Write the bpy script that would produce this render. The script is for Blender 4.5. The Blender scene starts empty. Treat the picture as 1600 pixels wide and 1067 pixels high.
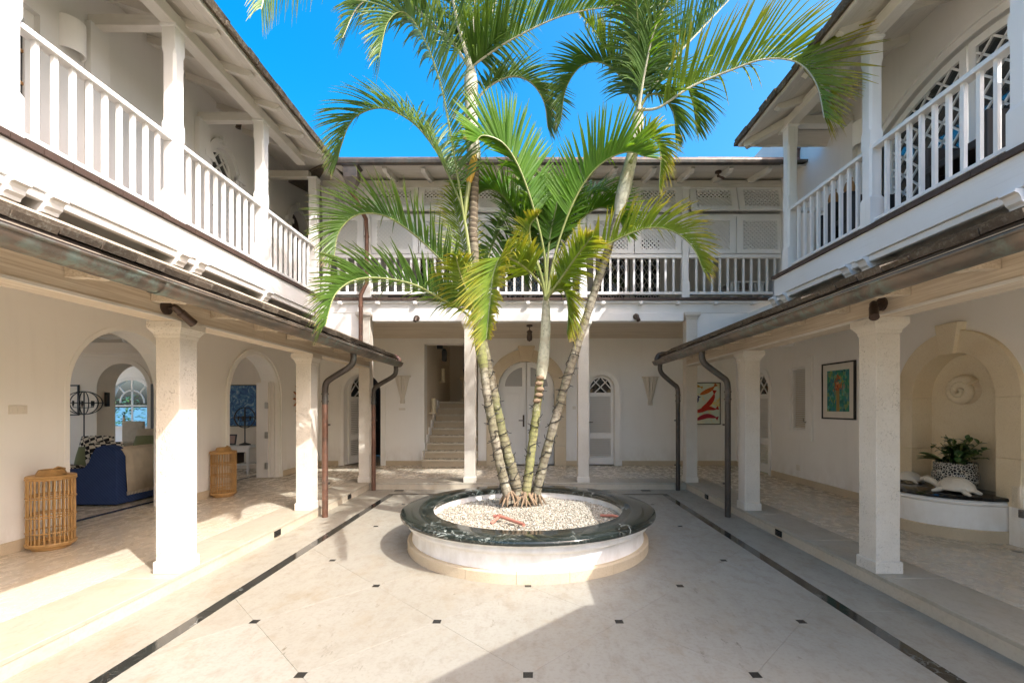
import bpy, math, random
from math import sin, cos, pi, radians, sqrt, atan2, floor
from mathutils import Vector, Matrix, noise
from mathutils.geometry import tessellate_polygon
random.seed(7)
sc = bpy.context.scene
COL = sc.collection

# ------------------------------------------------------------------ camera, sky, sun, exposure
cam_d = bpy.data.cameras.new("camera"); cam = bpy.data.objects.new("camera", cam_d); COL.objects.link(cam)
cam.location = (0, 0, 1.5); cam.rotation_euler = (pi / 2, 0, 0)
cam_d.sensor_width = 36; cam_d.lens = 716 / 1600 * 36
cam_d.shift_x = -25 / 1600; cam_d.shift_y = 101.5 / 1600
cam_d.clip_start = 0.05; cam_d.clip_end = 3000
sc.camera = cam

SAT, HUE, DUST, OZ = 1.6, .488, 6.5, 3.0
SUN = Vector((0.76, -0.62, 1.0)).normalized()
w = bpy.data.worlds.new("World"); sc.world = w; w.use_nodes = True
nt = w.node_tree; nt.nodes.clear()
sky = nt.nodes.new("ShaderNodeTexSky"); sky.sky_type = 'NISHITA'; sky.sun_disc = False
sky.sun_elevation = math.asin(SUN.z); sky.sun_rotation = atan2(SUN.x, SUN.y)
sky.altitude = 50; sky.air_density = 1.05; sky.dust_density = DUST; sky.ozone_density = OZ
hs = nt.nodes.new("ShaderNodeHueSaturation"); hs.inputs['Saturation'].default_value = SAT; hs.inputs['Hue'].default_value = HUE
bg = nt.nodes.new("ShaderNodeBackground"); bg.inputs['Strength'].default_value = 0.15
ow = nt.nodes.new("ShaderNodeOutputWorld")
nt.links.new(sky.outputs[0], hs.inputs['Color']); nt.links.new(hs.outputs[0], bg.inputs['Color']); nt.links.new(bg.outputs[0], ow.inputs[0])
sl = bpy.data.lights.new("sun", 'SUN'); sl.energy = 2.0; sl.angle = radians(0.5); sl.color = (1.0, 0.995, 0.965)
so = bpy.data.objects.new("sun", sl); COL.objects.link(so); so.rotation_euler = SUN.to_track_quat('Z', 'Y').to_euler(); so.location = (20, -16, 26)
sc.view_settings.view_transform = 'Standard'; sc.view_settings.look = 'None'
sc.view_settings.exposure = 1.62; sc.view_settings.gamma = 1.0; sc.view_settings.use_curve_mapping = False
sc.cycles.max_bounces = 14; sc.cycles.diffuse_bounces = 9; sc.cycles.glossy_bounces = 4
sc.cycles.transmission_bounces = 6; sc.cycles.transparent_max_bounces = 12
sc.cycles.caustics_reflective = False; sc.cycles.caustics_refractive = False
sc.cycles.use_denoising = True

# ------------------------------------------------------------------ helpers
F, VX, VY, H = 716.0, 825.0, 635.0, 1.5
def at(px, py, Y):          # world point at depth Y seen at photo pixel
    return Vector(((px - VX) * Y / F, Y, H + (VY - py) * Y / F))

class MB:
    def __init__(s): s.v = []; s.f = []; s.a = []; s.sm = []
    def add(s, vs, fs, attr=None, smooth=False):
        o = len(s.v); s.v += [tuple(p) for p in vs]
        s.a += list(attr) if attr is not None else [0.0] * len(vs)
        for f in fs: s.f.append(tuple(o + i for i in f)); s.sm.append(smooth)
    def box(s, a, b):
        x0, x1 = sorted((a[0], b[0])); y0, y1 = sorted((a[1], b[1])); z0, z1 = sorted((a[2], b[2]))
        s.add([(x0,y0,z0),(x1,y0,z0),(x1,y1,z0),(x0,y1,z0),(x0,y0,z1),(x1,y0,z1),(x1,y1,z1),(x0,y1,z1)],
              [(0,3,2,1),(4,5,6,7),(0,1,5,4),(1,2,6,5),(2,3,7,6),(3,0,4,7)])
        return s
    def obox(s, c, size, R=None):
        R = R or Matrix.Identity(3); hx, hy, hz = [k / 2 for k in size]; c = Vector(c)
        P = [(-hx,-hy,-hz),(hx,-hy,-hz),(hx,hy,-hz),(-hx,hy,-hz),(-hx,-hy,hz),(hx,-hy,hz),(hx,hy,hz),(-hx,hy,hz)]
        s.add([c + R @ Vector(p) for p in P], [(0,3,2,1),(4,5,6,7),(0,1,5,4),(1,2,6,5),(2,3,7,6),(3,0,4,7)])
        return s
    def beam(s, a, b, wd, hg, up=(0,0,1)):   # box from a to b
        a, b = Vector(a), Vector(b); d = (b - a); L = d.length; d.normalize()
        side = d.cross(Vector(up)); 
        if side.length < 1e-4: side = d.cross(Vector((1,0,0)))
        side.normalize(); u = side.cross(d)
        R = Matrix((side, d, u)).transposed()
        return s.obox((a + b) / 2, (wd, L, hg), R)
    def loft(s, rings, cap=True, smooth=False, closed=True, attr=None):
        n = len(rings[0]); vs = [p for r in rings for p in r]; fs = []
        for i in range(len(rings) - 1):
            for j in range(n if closed else n - 1):
                k = (j + 1) % n
                fs.append((i*n+j, i*n+k, (i+1)*n+k, (i+1)*n+j))
        at_ = None if attr is None else [attr[i] for i in range(len(rings)) for _ in range(n)]
        o = len(s.v); s.add(vs, fs, at_, smooth)
        if cap and closed:
            s.f.append(tuple(o + j for j in reversed(range(n)))); s.sm.append(False)
            s.f.append(tuple(o + (len(rings)-1)*n + j for j in range(n))); s.sm.append(False)
        return s
    def prism(s, loop, off):
        off = Vector(off); A = [Vector(p) for p in loop]; return s.loft([A, [p + off for p in A]])
    def tube(s, pts, r, n=8, smooth=True, cap=True, along=False):
        pts = [Vector(p) for p in pts]; m = len(pts)
        rr = r if isinstance(r, (list, tuple)) else [r] * m
        t0 = (pts[1] - pts[0]).normalized()
        nrm = t0.cross(Vector((0,0,1)))
        if nrm.length < 1e-3: nrm = Vector((1,0,0))
        nrm.normalize(); rings = []; L = 0; al = []
        for i in range(m):
            t = (pts[min(i+1, m-1)] - pts[max(i-1, 0)])
            t = t.normalized() if t.length > 1e-9 else t0
            nrm = (nrm - t * nrm.dot(t)).normalized(); b = t.cross(nrm)
            rings.append([pts[i] + (nrm * cos(2*pi*k/n) + b * sin(2*pi*k/n)) * rr[i] for k in range(n)])
            if i: L += (pts[i] - pts[i-1]).length
            al.append(L)
        return s.loft(rings, cap, smooth, True, al if along else None)
    def lathe(s, prof, c=(0,0,0), n=32, a0=0.0, a1=2*pi, smooth=True, closedprof=False):
        full = abs(a1 - a0 - 2*pi) < 1e-6; c = Vector(c); m = len(prof)
        N = n if full else n + 1; vs = []
        for i in range(N):
            a = a0 + (a1 - a0) * i / n
            vs += [c + Vector((r * cos(a), r * sin(a), z)) for r, z in prof]
        fs = []
        for i in range(n):
            i2 = (i + 1) % N
            for j in range(m if closedprof else m - 1):
                k = (j + 1) % m; fs.append((i*m+j, i2*m+j, i2*m+k, i*m+k))
        s.add(vs, fs, None, smooth)
        if not full and closedprof:
            o = len(s.v) - len(vs)
            s.f.append(tuple(o + j for j in range(m))); s.sm.append(False)
            s.f.append(tuple(o + (N-1)*m + j for j in reversed(range(m)))); s.sm.append(False)
        return s
    def ell(s, c, r, nu=16, nv=10, R=None, fn=None):
        c = Vector(c); R = R or Matrix.Identity(3); rings = []
        for j in range(nv + 1):
            th = pi * j / nv; ring = []
            for i in range(nu):
                ph = 2*pi*i/nu; d = Vector((sin(th)*cos(ph), sin(th)*sin(ph), -cos(th)))
                k = fn(d) if fn else 1.0
                ring.append(c + R @ Vector((d.x*r[0]*k, d.y*r[1]*k, d.z*r[2]*k)))
            rings.append(ring)
        return s.loft(rings, False, True)
    def sqloft(s, cx, cy, prof):   # square sections (half width, z)
        return s.loft([[(cx-h,cy-h,z),(cx+h,cy-h,z),(cx+h,cy+h,z),(cx-h,cy+h,z)] for h, z in prof])
    def panel(s, outer, holes, fm, d0, d1):   # slab with holes; fm(u, w, d)
        loops = [outer] + holes
        tri = tessellate_polygon([[Vector((p[0], p[1], 0)) for p in l] for l in loops])
        flat = [p for l in loops for p in l]; n = len(flat)
        vs = [fm(u, w_, d0) for u, w_ in flat] + [fm(u, w_, d1) for u, w_ in flat]
        fs = [tuple(t) for t in tri] + [tuple(n + i for i in reversed(t)) for t in tri]
        o = 0
        for l in loops:
            m = len(l)
            for i in range(m):
                k = (i + 1) % m; fs.append((o+i, o+k, n+o+k, n+o+i))
            o += m
        s.add(vs, fs); return s
    def band(s, A, B, fm, d0, d1):   # strip between polylines A and B
        n = len(A); vs = []
        for a, b in zip(A, B): vs += [fm(a[0],a[1],d0), fm(b[0],b[1],d0), fm(b[0],b[1],d1), fm(a[0],a[1],d1)]
        fs = []
        for i in range(n - 1):
            for j in range(4):
                k = (j + 1) % 4; fs.append((i*4+j, i*4+k, (i+1)*4+k, (i+1)*4+j))
        fs += [(0,1,2,3), ((n-1)*4+3,(n-1)*4+2,(n-1)*4+1,(n-1)*4)]
        s.add(vs, fs); return s
    def mesh(s, name, mat=None, org=(0,0,0), smooth=None, angle=35, attr=None):
        me = bpy.data.meshes.new(name); o = Vector(org)
        me.from_pydata([tuple(Vector(p) - o) for p in s.v], [], s.f)
        import bmesh
        bm = bmesh.new(); bm.from_mesh(me); bmesh.ops.recalc_face_normals(bm, faces=bm.faces); bm.to_mesh(me); bm.free()
        sm = [True] * len(s.f) if smooth else s.sm
        me.polygons.foreach_set("use_smooth", sm)
        if any(sm): me.set_sharp_from_angle(angle=radians(angle))
        if attr:
            A = me.attributes.new(attr, 'FLOAT', 'POINT'); A.data.foreach_set("value", s.a)
        if mat: me.materials.append(mat)
        return me
    def build(s, name, mat, parent=None, smooth=None, bevel=None, angle=35, attr=None, org=None, kind=None, label=None):
        o0 = Vector(org) if org is not None else wloc(parent)
        me = s.mesh(name, mat, o0, smooth, angle, attr)
        return link(name, me, parent, o0 - wloc(parent), bevel, kind, label)

def wloc(o):
    p = Vector((0, 0, 0))
    while o is not None: p += o.location; o = o.parent
    return p
def link(name, me, parent=None, loc=(0,0,0), bevel=None, kind=None, label=None, rot=None):
    o = bpy.data.objects.new(name, me); COL.objects.link(o); o.parent = parent; o.location = loc
    if rot is not None: o.rotation_euler = rot
    if bevel:
        b = o.modifiers.new("edge", 'BEVEL'); b.width = bevel; b.segments = 2; b.limit_method = 'ANGLE'; b.angle_limit = radians(40)
    if kind: o["kind"] = kind
    if label: o["label"] = label
    return o
def T(name, label, cat, loc=(0,0,0), group=None):
    o = bpy.data.objects.new(name, None); COL.objects.link(o); o.location = loc; o.empty_display_size = .1
    o["label"] = label; o["category"] = cat
    if group: o["group"] = group
    return o
def tag(o, label, cat, group=None):
    o["label"] = label; o["category"] = cat
    if group: o["group"] = group
    return o
def S(name, loc=(0,0,0)):
    o = bpy.data.objects.new(name, None); COL.objects.link(o); o.location = loc; o["kind"] = "structure"; return o
def dup(root, loc, label=None):
    r = root.copy(); COL.objects.link(r); r.location = loc
    if label: r["label"] = label
    for ch in list(root.children):
        c = ch.copy(); COL.objects.link(c); c.parent = r
        for g in list(ch.children):
            d = g.copy(); COL.objects.link(d); d.parent = c
    return r
def arch(c, r, spring, base, n=20, rz=None):
    rz = rz or r
    return [(c - r, base)] + [(c - r*cos(pi*i/n), spring + rz*sin(pi*i/n)) for i in range(n + 1)] + [(c + r, base)]
def rect(u0, w0, u1, w1): return [(u0,w0),(u1,w0),(u1,w1),(u0,w1)]
def cr(pts, n):            # Catmull-Rom resample
    P = [Vector(p) for p in pts]; P = [P[0]*2 - P[1]] + P + [P[-1]*2 - P[-2]]; out = []
    segs = len(P) - 3
    for i in range(n):
        u = i / (n - 1) * segs; k = min(int(u), segs - 1); t = u - k
        a, b, c, d = P[k:k+4]
        out.append(0.5*((2*b) + (c - a)*t + (2*a - 5*b + 4*c - d)*t*t + (3*b - a - 3*c + d)*t**3))
    return out

# ------------------------------------------------------------------ materials
class NM:
    def __init__(s, name, col=(.8,.8,.8), rough=.6, spec=.5, metal=0.0):
        s.m = bpy.data.materials.new(name); s.m.use_nodes = True; s.nt = s.m.node_tree; s.N = s.nt.nodes; s.L = s.nt.links
        s.b = s.N["Principled BSDF"]; s.out = s.N["Material Output"]
        s.b.inputs['Base Color'].default_value = (*col, 1); s.b.inputs['Roughness'].default_value = rough
        s.b.inputs['Specular IOR Level'].default_value = spec; s.b.inputs['Metallic'].default_value = metal
        g = s.N.new("ShaderNodeNewGeometry"); s.pos = g.outputs['Position']
    def vec(s, scale, src=None, rot=(0,0,0)):
        m = s.N.new("ShaderNodeMapping"); m.inputs['Scale'].default_value = scale; m.inputs['Rotation'].default_value = rot
        s.L.new(src or s.pos, m.inputs['Vector']); return m.outputs[0]
    def noise(s, scale, detail=4, vec=None, rough=.55, dist=0.0):
        n = s.N.new("ShaderNodeTexNoise"); n.inputs['Scale'].default_value = scale; n.inputs['Detail'].default_value = detail
        n.inputs['Roughness'].default_value = rough; n.inputs['Distortion'].default_value = dist
        s.L.new(vec or s.pos, n.inputs['Vector']); return n.outputs['Fac']
    def vor(s, scale, vec=None, feature='F1', out='Distance', rand=1.0):
        n = s.N.new("ShaderNodeTexVoronoi"); n.feature = feature; n.inputs['Scale'].default_value = scale; n.inputs['Randomness'].default_value = rand
        s.L.new(vec or s.pos, n.inputs['Vector']); return n.outputs[out]
    def wave(s, scale, vec=None, dist=0.0, direction='X', detail=2):
        n = s.N.new("ShaderNodeTexWave"); n.inputs['Scale'].default_value = scale; n.inputs['Distortion'].default_value = dist
        n.bands_direction = direction; n.inputs['Detail'].default_value = detail
        s.L.new(vec or s.pos, n.inputs['Vector']); return n.outputs['Fac']
    def ramp(s, fac, stops, interp='LINEAR'):
        n = s.N.new("ShaderNodeValToRGB"); n.color_ramp.interpolation = interp; e = n.color_ramp.elements
        while len(e) < len(stops): e.new(.5)
        for i, (p, c) in enumerate(stops):
            e[i].position = p; e[i].color = (c, c, c, 1) if isinstance(c, (int, float)) else (*c, 1)
        s.L.new(fac, n.inputs[0]); return n.outputs[0]
    def mix(s, fac, a, b, mode='MIX'):
        n = s.N.new("ShaderNodeMix"); n.data_type = 'RGBA'; n.blend_type = mode
        for inp, v in ((n.inputs[0], fac), (n.inputs[6], a), (n.inputs[7], b)):
            if isinstance(v, (int, float)): inp.default_value = v
            elif isinstance(v, tuple): inp.default_value = (*v, 1)
            else: s.L.new(v, inp)
        return n.outputs[2]
    def math(s, op, a, b=0.0):
        n = s.N.new("ShaderNodeMath"); n.operation = op
        for inp, v in ((n.inputs[0], a), (n.inputs[1], b)):
            if isinstance(v, (int, float)): inp.default_value = v
            else: s.L.new(v, inp)
        return n.outputs[0]
    def attr(s, name):
        n = s.N.new("ShaderNodeAttribute"); n.attribute_name = name; return n.outputs['Fac']
    def rnd(s):
        n = s.N.new("ShaderNodeObjectInfo"); return n.outputs['Random']
    def color(s, c): s.L.new(c, s.b.inputs['Base Color']); return s
    def rough(s, c): s.L.new(c, s.b.inputs['Roughness']); return s
    def bump(s, h, strength=.3, dist=.01):
        n = s.N.new("ShaderNodeBump"); n.inputs['Strength'].default_value = strength; n.inputs['Distance'].default_value = dist
        s.L.new(h, n.inputs['Height']); s.L.new(n.outputs[0], s.b.inputs['Normal']); return s

def plaster(name, c1, c2, bump=.12):
    k = NM(name, rough=.75, spec=.25)
    n1 = k.noise(1.3, 5); n2 = k.noise(90, 3)
    st = k.noise(3.0, 4, k.vec((2.2, 2.2, .25)))
    col = k.mix(k.ramp(n1, [(.3, 0), (.7, 1)]), c1, c2)
    col = k.mix(k.math('MULTIPLY', k.ramp(st, [(.55, 0), (.8, 1)]), .22), col, tuple(v * .8 for v in c2))
    sx = k.N.new("ShaderNodeSeparateXYZ"); k.L.new(k.pos, sx.inputs[0])
    low = k.math('MULTIPLY', k.ramp(sx.outputs[2], [(.22, 1), (.62, 0)]), k.ramp(k.noise(6, 5, k.vec((1, 1, .5)), .65), [(.38, 0), (.66, 1)]))
    col = k.mix(k.math('MULTIPLY', low, .38), col, (.52, .46, .37))
    col = k.mix(k.math('MULTIPLY', k.ramp(k.noise(24, 5, None, .75), [(.62, 0), (.72, 1)]), .14), col, (.50, .45, .37))
    k.color(col); k.bump(k.math('ADD', n2, k.math('MULTIPLY', k.noise(14, 3), 1.5)), bump, .004); return k.m
def paintwood(name, c, grime=.3, axis='Z', rough=.45):
    k = NM(name, rough=rough, spec=.4)
    sc_ = {'X': (.6, 14, 14), 'Y': (14, .6, 14), 'Z': (14, 14, .6)}[axis]
    g = k.noise(3.5, 5, k.vec(sc_)); b = k.noise(1.7, 4)
    col = k.mix(k.math('MULTIPLY', k.ramp(b, [(.45, 0), (.75, 1)]), grime), c, tuple(v * f for v, f in zip(c, (.74, .70, .62))))
    col = k.mix(k.math('MULTIPLY', k.ramp(g, [(.58, 0), (.78, 1)]), grime), col, tuple(v * .62 for v in c))
    k.color(col); k.bump(g, .12, .004); return k.m
def washwood(name, axis, ca, cb):
    k = NM(name, rough=.7, spec=.25)
    sc_ = {'X': (.5, 16, 22), 'Y': (16, .5, 22)}[axis]
    g = k.noise(4.0, 6, k.vec(sc_), .65); g2 = k.noise(1.2, 4, k.vec(tuple(min(v, 4) for v in sc_)))
    col = k.mix(k.ramp(g, [(.32, 0), (.68, 1)]), ca, cb)
    col = k.mix(k.ramp(g2, [(.5, 0), (.8, .55)]), col, tuple(v * .72 for v in ca))
    col = k.mix(k.math('MULTIPLY', k.rnd(), .22), col, tuple(v * .7 for v in ca))
    k.color(col); k.bump(g, .3, .004); return k.m
def limestone(name, c1, c2, c3, rough=.4, pits=.5, spec=.4, tint=.25):
    k = NM(name, rough=rough, spec=spec)
    big = k.noise(.9, 5, None, .6, .6); mid = k.noise(9, 6, k.vec((1, .6, 1)), .7, .3); fine = k.noise(40, 4)
    col = k.mix(k.ramp(big, [(.3, 0), (.7, 1)]), c1, c2)
    col = k.mix(k.ramp(mid, [(.50, 0), (.72, .6)]), col, c3)
    och = k.noise(3.1, 7, k.vec((1, .7, 1), rot=(0, 0, .5)), .74, .2)
    col = k.mix(k.ramp(och, [(.52, 0), (.70, .5)]), col, tuple(v * f for v, f in zip(c3, (1.12, 1.0, .80))))
    fl = k.noise(13, 5, k.vec((1.0, .35, 1), rot=(0, 0, .9)), .7)
    msk = k.math('MULTIPLY', k.ramp(fl, [(.61, 0), (.68, 1)]), k.ramp(k.noise(1.1, 3), [(.42, 0), (.62, 1)]))
    col = k.mix(k.math('MULTIPLY', msk, pits), col, tuple(v * f for v, f in zip(c3, (.55, .5, .44))))
    col = k.mix(k.math('MULTIPLY', k.ramp(fine, [(.35, 1), (.5, 0)]), .22), col, tuple(v * .72 for v in c3))
    col = k.mix(k.math('MULTIPLY', k.rnd(), tint), col, tuple(v * f for v, f in zip(c3, (.95, .9, .84))))
    k.color(col); k.rough(k.ramp(mid, [(.3, max(rough - .08, .08)), (.75, min(rough + .15, 1))]))
    k.bump(k.math('ADD', k.math('MULTIPLY', msk, -.8 if pits > .3 else -.05), k.math('MULTIPLY', fine, .25)), .25 if pits > .3 else .08, .004); return k.m
def coral(name, c1, c2, dark, pit=.5, bump=.6):
    k = NM(name, rough=.85, spec=.2)
    big = k.noise(2.2, 5, None, .6, .5); sp = k.vor(62); sp2 = k.noise(60, 4, None, .7); m2 = k.noise(9, 5)
    col = k.mix(k.ramp(big, [(.3, 0), (.7, 1)]), c1, c2)
    pitm = k.math('MULTIPLY', k.ramp(sp, [(.10, 1), (.34, 0)]), k.ramp(m2, [(.40, 0), (.66, 1)]))
    col = k.mix(k.math('MULTIPLY', pitm, pit), col, dark)
    col = k.mix(k.math('MULTIPLY', k.ramp(sp2, [(.35, 1), (.5, 0)]), .35), col, tuple(v * .8 for v in c2))
    col = k.mix(k.math('MULTIPLY', k.rnd(), .3), col, tuple(v * f for v, f in zip(c2, (.92, .86, .78))))
    k.color(col); k.bump(k.math('ADD', k.math('MULTIPLY', pitm, -1.0), k.math('MULTIPLY', sp2, .5)), bump, .006); return k.m
def simple(name, c, rough=.5, spec=.5, metal=0.0, var=.25, scale=8, bump=0.0):
    k = NM(name, c, rough, spec, metal)
    n = k.noise(scale, 5); k.color(k.mix(k.math('MULTIPLY', k.ramp(n, [(.35, 0), (.7, 1)]), var * 2), c, tuple(v * .6 for v in c)))
    if bump: k.bump(k.noise(scale * 6, 4), bump, .004)
    return k.m

M = {}
M['wall'] = plaster('cream plaster', (.885,.872,.84), (.855,.838,.80))
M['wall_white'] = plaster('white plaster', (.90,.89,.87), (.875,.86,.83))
M['wall_upper'] = plaster('shaded white plaster', (.76,.745,.725), (.72,.705,.68))  # darker copy of the white plaster, shade put into its colour
M['room'] = plaster('room plaster', (.78,.71,.60), (.74,.66,.55))
M['white'] = paintwood('white painted wood', (.82,.81,.79), .22, 'Z')
M['white_y'] = paintwood('white painted rail', (.82,.81,.79), .22, 'Y')
M['white_x'] = paintwood('white painted rail crosswise', (.82,.81,.79), .22, 'X')
M['white_old'] = paintwood('weathered white paint', (.74,.71,.66), .6, 'Y')
M['white_oldx'] = paintwood('weathered white paint crosswise', (.70,.67,.61), .7, 'X')
M['door'] = paintwood('door paint', (.84,.82,.79), .15, 'Z', .4)
M['wash_x'] = washwood('whitewashed timber crosswise', 'X', (.56,.47,.35), (.79,.72,.61))
M['wash_y'] = washwood('whitewashed timber', 'Y', (.55,.45,.33), (.80,.72,.60))
M['soffit_y'] = washwood('pale soffit board', 'Y', (.66,.62,.55), (.76,.73,.68))
M['soffit_x'] = washwood('pale soffit board crosswise', 'X', (.60,.56,.50), (.72,.68,.62))
M['floor'] = limestone('limestone tile', (.335,.318,.272), (.31,.288,.235), (.235,.20,.148), .42, .9)
M['floor_in'] = limestone('polished limestone', (.63,.565,.46), (.60,.535,.43), (.565,.495,.39), .24, 0.0, .4, .2)
M['floor_edge'] = limestone('bleached limestone', (.45,.415,.345), (.42,.38,.305), (.34,.295,.22), .5, .4)
M['riser'] = limestone('riser limestone', (.58,.525,.43), (.53,.465,.36), (.44,.37,.27), .5, .5)
M['base'] = coral('coral stone skirting', (.64,.55,.41), (.56,.46,.32), (.30,.22,.14), .5, .3)
M['grout'] = simple('grout', (.52,.46,.37), .9)
M['coral'] = coral('pale coral stone', (.74,.70,.63), (.66,.61,.53), (.30,.26,.21), .75, 1.0)
M['coral_warm'] = coral('warm coral stone', (.74,.65,.50), (.68,.57,.41), (.40,.30,.18), .6, .5)
M['coral_niche'] = coral('niche coral stone', (.83,.755,.60), (.77,.67,.49), (.42,.31,.18), .5, .45)
def marble(name, base, vein, green):
    k = NM(name, rough=.07, spec=.6)
    v1 = k.math('ABSOLUTE', k.math('SUBTRACT', k.noise(2.6, 7, None, .62, 1.2), .5))
    v2 = k.math('ABSOLUTE', k.math('SUBTRACT', k.noise(6.5, 6, k.vec((1, 1, 1), rot=(.3, .5, 1.1)), .6, .9), .5))
    gate = k.ramp(k.noise(2.1, 3), [(.5, 0), (.66, 1)])
    f1 = k.math('MULTIPLY', k.ramp(v1, [(0, 1), (.013, 0)]), gate)
    f2 = k.math('MULTIPLY', k.ramp(v2, [(0, 1), (.010, 0)]), .3)
    col = k.mix(k.ramp(k.noise(4, 5), [(.45, 0), (.8, .6)]), base, green)
    col = k.mix(f2, col, tuple(v * .55 for v in vein)); col = k.mix(f1, col, vein)
    k.color(col); k.rough(k.ramp(k.noise(3, 4), [(.3, .05), (.8, .16)])); return k.m
M['marble'] = marble('dark green marble', (.012,.017,.015), (.58,.64,.58), (.015,.027,.022))
M['strip'] = marble('black marble strip', (.022,.022,.020), (.34,.36,.33), (.034,.042,.036))
M['inset'] = simple('black stone inset', (.025,.025,.023), .25)
M['granite'] = simple('polished black granite', (.008,.008,.009), .06, .6)
def copper(name, c1, c2, c3, rough=.42):
    k = NM(name, rough=rough, spec=.5, metal=.55)
    a = k.noise(2.2, 6, k.vec((2, .8, 2)), .65, 1); b = k.noise(11, 5, None, .7)
    col = k.mix(k.ramp(a, [(.38, 0), (.62, 1)]), c1, c2)
    col = k.mix(k.math('MULTIPLY', k.ramp(b, [(.45, 0), (.65, 1)]), k.ramp(k.noise(1.4, 3), [(.4, 0), (.6, 1)])), col, c3)
    k.color(col); k.rough(k.ramp(b, [(.3, rough - .1), (.7, rough + .2)])); k.bump(b, .1, .003); return k.m
M['gutter'] = copper('patinated copper gutter', (.13,.115,.095), (.25,.19,.145), (.23,.29,.25))
M['gutter_dark'] = copper('darkened copper gutter', (.075,.065,.058), (.13,.105,.085), (.10,.11,.10))
M['pipe'] = copper('red brown copper pipe', (.15,.075,.05), (.21,.11,.075), (.10,.075,.06))
M['pipe_dark'] = copper('dark brown copper pipe', (.06,.05,.043), (.085,.07,.058), (.08,.09,.08))
M['flash'] = copper('copper flashing', (.22,.12,.10), (.32,.20,.17), (.30,.28,.26))
def shingle(name):
    k = NM(name, rough=.9, spec=.2)
    a = k.noise(7, 6, None, .7); b = k.noise(38, 5, None, .7)
    col = k.mix(k.ramp(a, [(.35, 0), (.65, 1)]), (.10,.075,.055), (.17,.135,.10))
    col = k.mix(k.ramp(b, [(.5, 0), (.66, .8)]), col, (.27,.25,.20))
    col = k.mix(k.math('MULTIPLY', k.rnd(), .5), col, (.045,.037,.03))
    k.color(col); k.bump(b, .6, .008); return k.m
M['shingle'] = shingle('weathered cedar shingle')
M['edge_tile'] = simple('dark brown edge tile', (.085,.055,.043), .5, .4, 0, .3, 12)
M['dark_wood'] = simple('dark stained wood', (.045,.03,.024), .5)
M['bronze'] = simple('brown bronze', (.085,.055,.04), .45, .5, .4)
M['black'] = simple('black iron', (.015,.014,.014), .45)
M['steel'] = simple('brushed steel', (.55,.55,.53), .35, .5, .8)
M['glass'] = None
def glass(name, tint=(.02,.025,.03), rough=.03):
    k = NM(name, tint, rough, .9); k.b.inputs['Coat Weight'].default_value = .6; k.b.inputs['Coat Roughness'].default_value = .02
    return k.m
M['glass'] = glass('dark window glass')
def clear(name):
    k = NM(name, (1,1,1), .0)
    tr = k.N.new("ShaderNodeBsdfTransparent"); gl = k.N.new("ShaderNodeBsdfGlossy"); gl.inputs['Roughness'].default_value = .02
    fr = k.N.new("ShaderNodeFresnel"); fr.inputs['IOR'].default_value = 1.2
    mx = k.N.new("ShaderNodeMixShader"); mx.inputs[0].default_value = .07; k.L.new(tr.outputs[0], mx.inputs[1]); k.L.new(gl.outputs[0], mx.inputs[2])
    k.L.new(mx.outputs[0], k.out.inputs[0]); return k.m
M['clear'] = clear('clear glass')
M['frosted'] = simple('frosted door glass', (.42,.40,.38), .25, .5, 0, .05)
def leaf(name, c1, c2, tip, tipamt, trans=.38):
    k = NM(name, c1, .38, .45)
    a = k.attr('along'); n = k.noise(2.4, 3); n2 = k.noise(11, 3)
    col = k.mix(k.ramp(n, [(.35, 0), (.68, 1)]), c1, c2)
    tm = k.math('MULTIPLY', k.ramp(a, [(.35, 0), (1.0, 1)]), k.ramp(n2, [(.35, .25), (.65, 1)]))
    col = k.mix(k.math('MULTIPLY', tm, tipamt), col, tip)
    dry = k.math('MULTIPLY', k.ramp(a, [(.72, 0), (.92, 1)]), k.ramp(k.noise(17, 3), [(.50, 0), (.60, 1)]))
    col = k.mix(dry, col, (.30, .20, .085))
    k.color(col)
    tl = k.N.new("ShaderNodeBsdfTranslucent"); k.L.new(k.mix(1.0, col, (1.5, 1.35, .55), 'MULTIPLY'), tl.inputs['Color'])
    mx = k.N.new("ShaderNodeMixShader"); mx.inputs[0].default_value = trans
    k.L.new(k.b.outputs[0], mx.inputs[1]); k.L.new(tl.outputs[0], mx.inputs[2]); k.L.new(mx.outputs[0], k.out.inputs[0]); return k.m
M['leaf_dark'] = leaf('deep green frond', (.058,.13,.02), (.10,.19,.032), (.22,.25,.05), .5)
M['leaf_grey'] = leaf('grey green frond', (.085,.165,.045), (.13,.22,.06), (.30,.33,.13), .5)
M['leaf_bright'] = leaf('bright green frond', (.085,.21,.018), (.13,.27,.025), (.24,.33,.05), .5, .45)
M['leaf_olive'] = leaf('yellow green frond', (.13,.22,.018), (.19,.27,.022), (.52,.38,.05), .95, .42)
M['leaf_yellow'] = leaf('yellowing frond', (.24,.24,.03), (.38,.31,.04), (.58,.38,.05), .8, .4)
M['stalk'] = simple('green leaf stalk', (.24,.27,.09), .4, .4, 0, .3, 5)
M['stalk_pale'] = simple('pale leaf stalk', (.48,.46,.33), .45, .4, 0, .2, 5)
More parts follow.
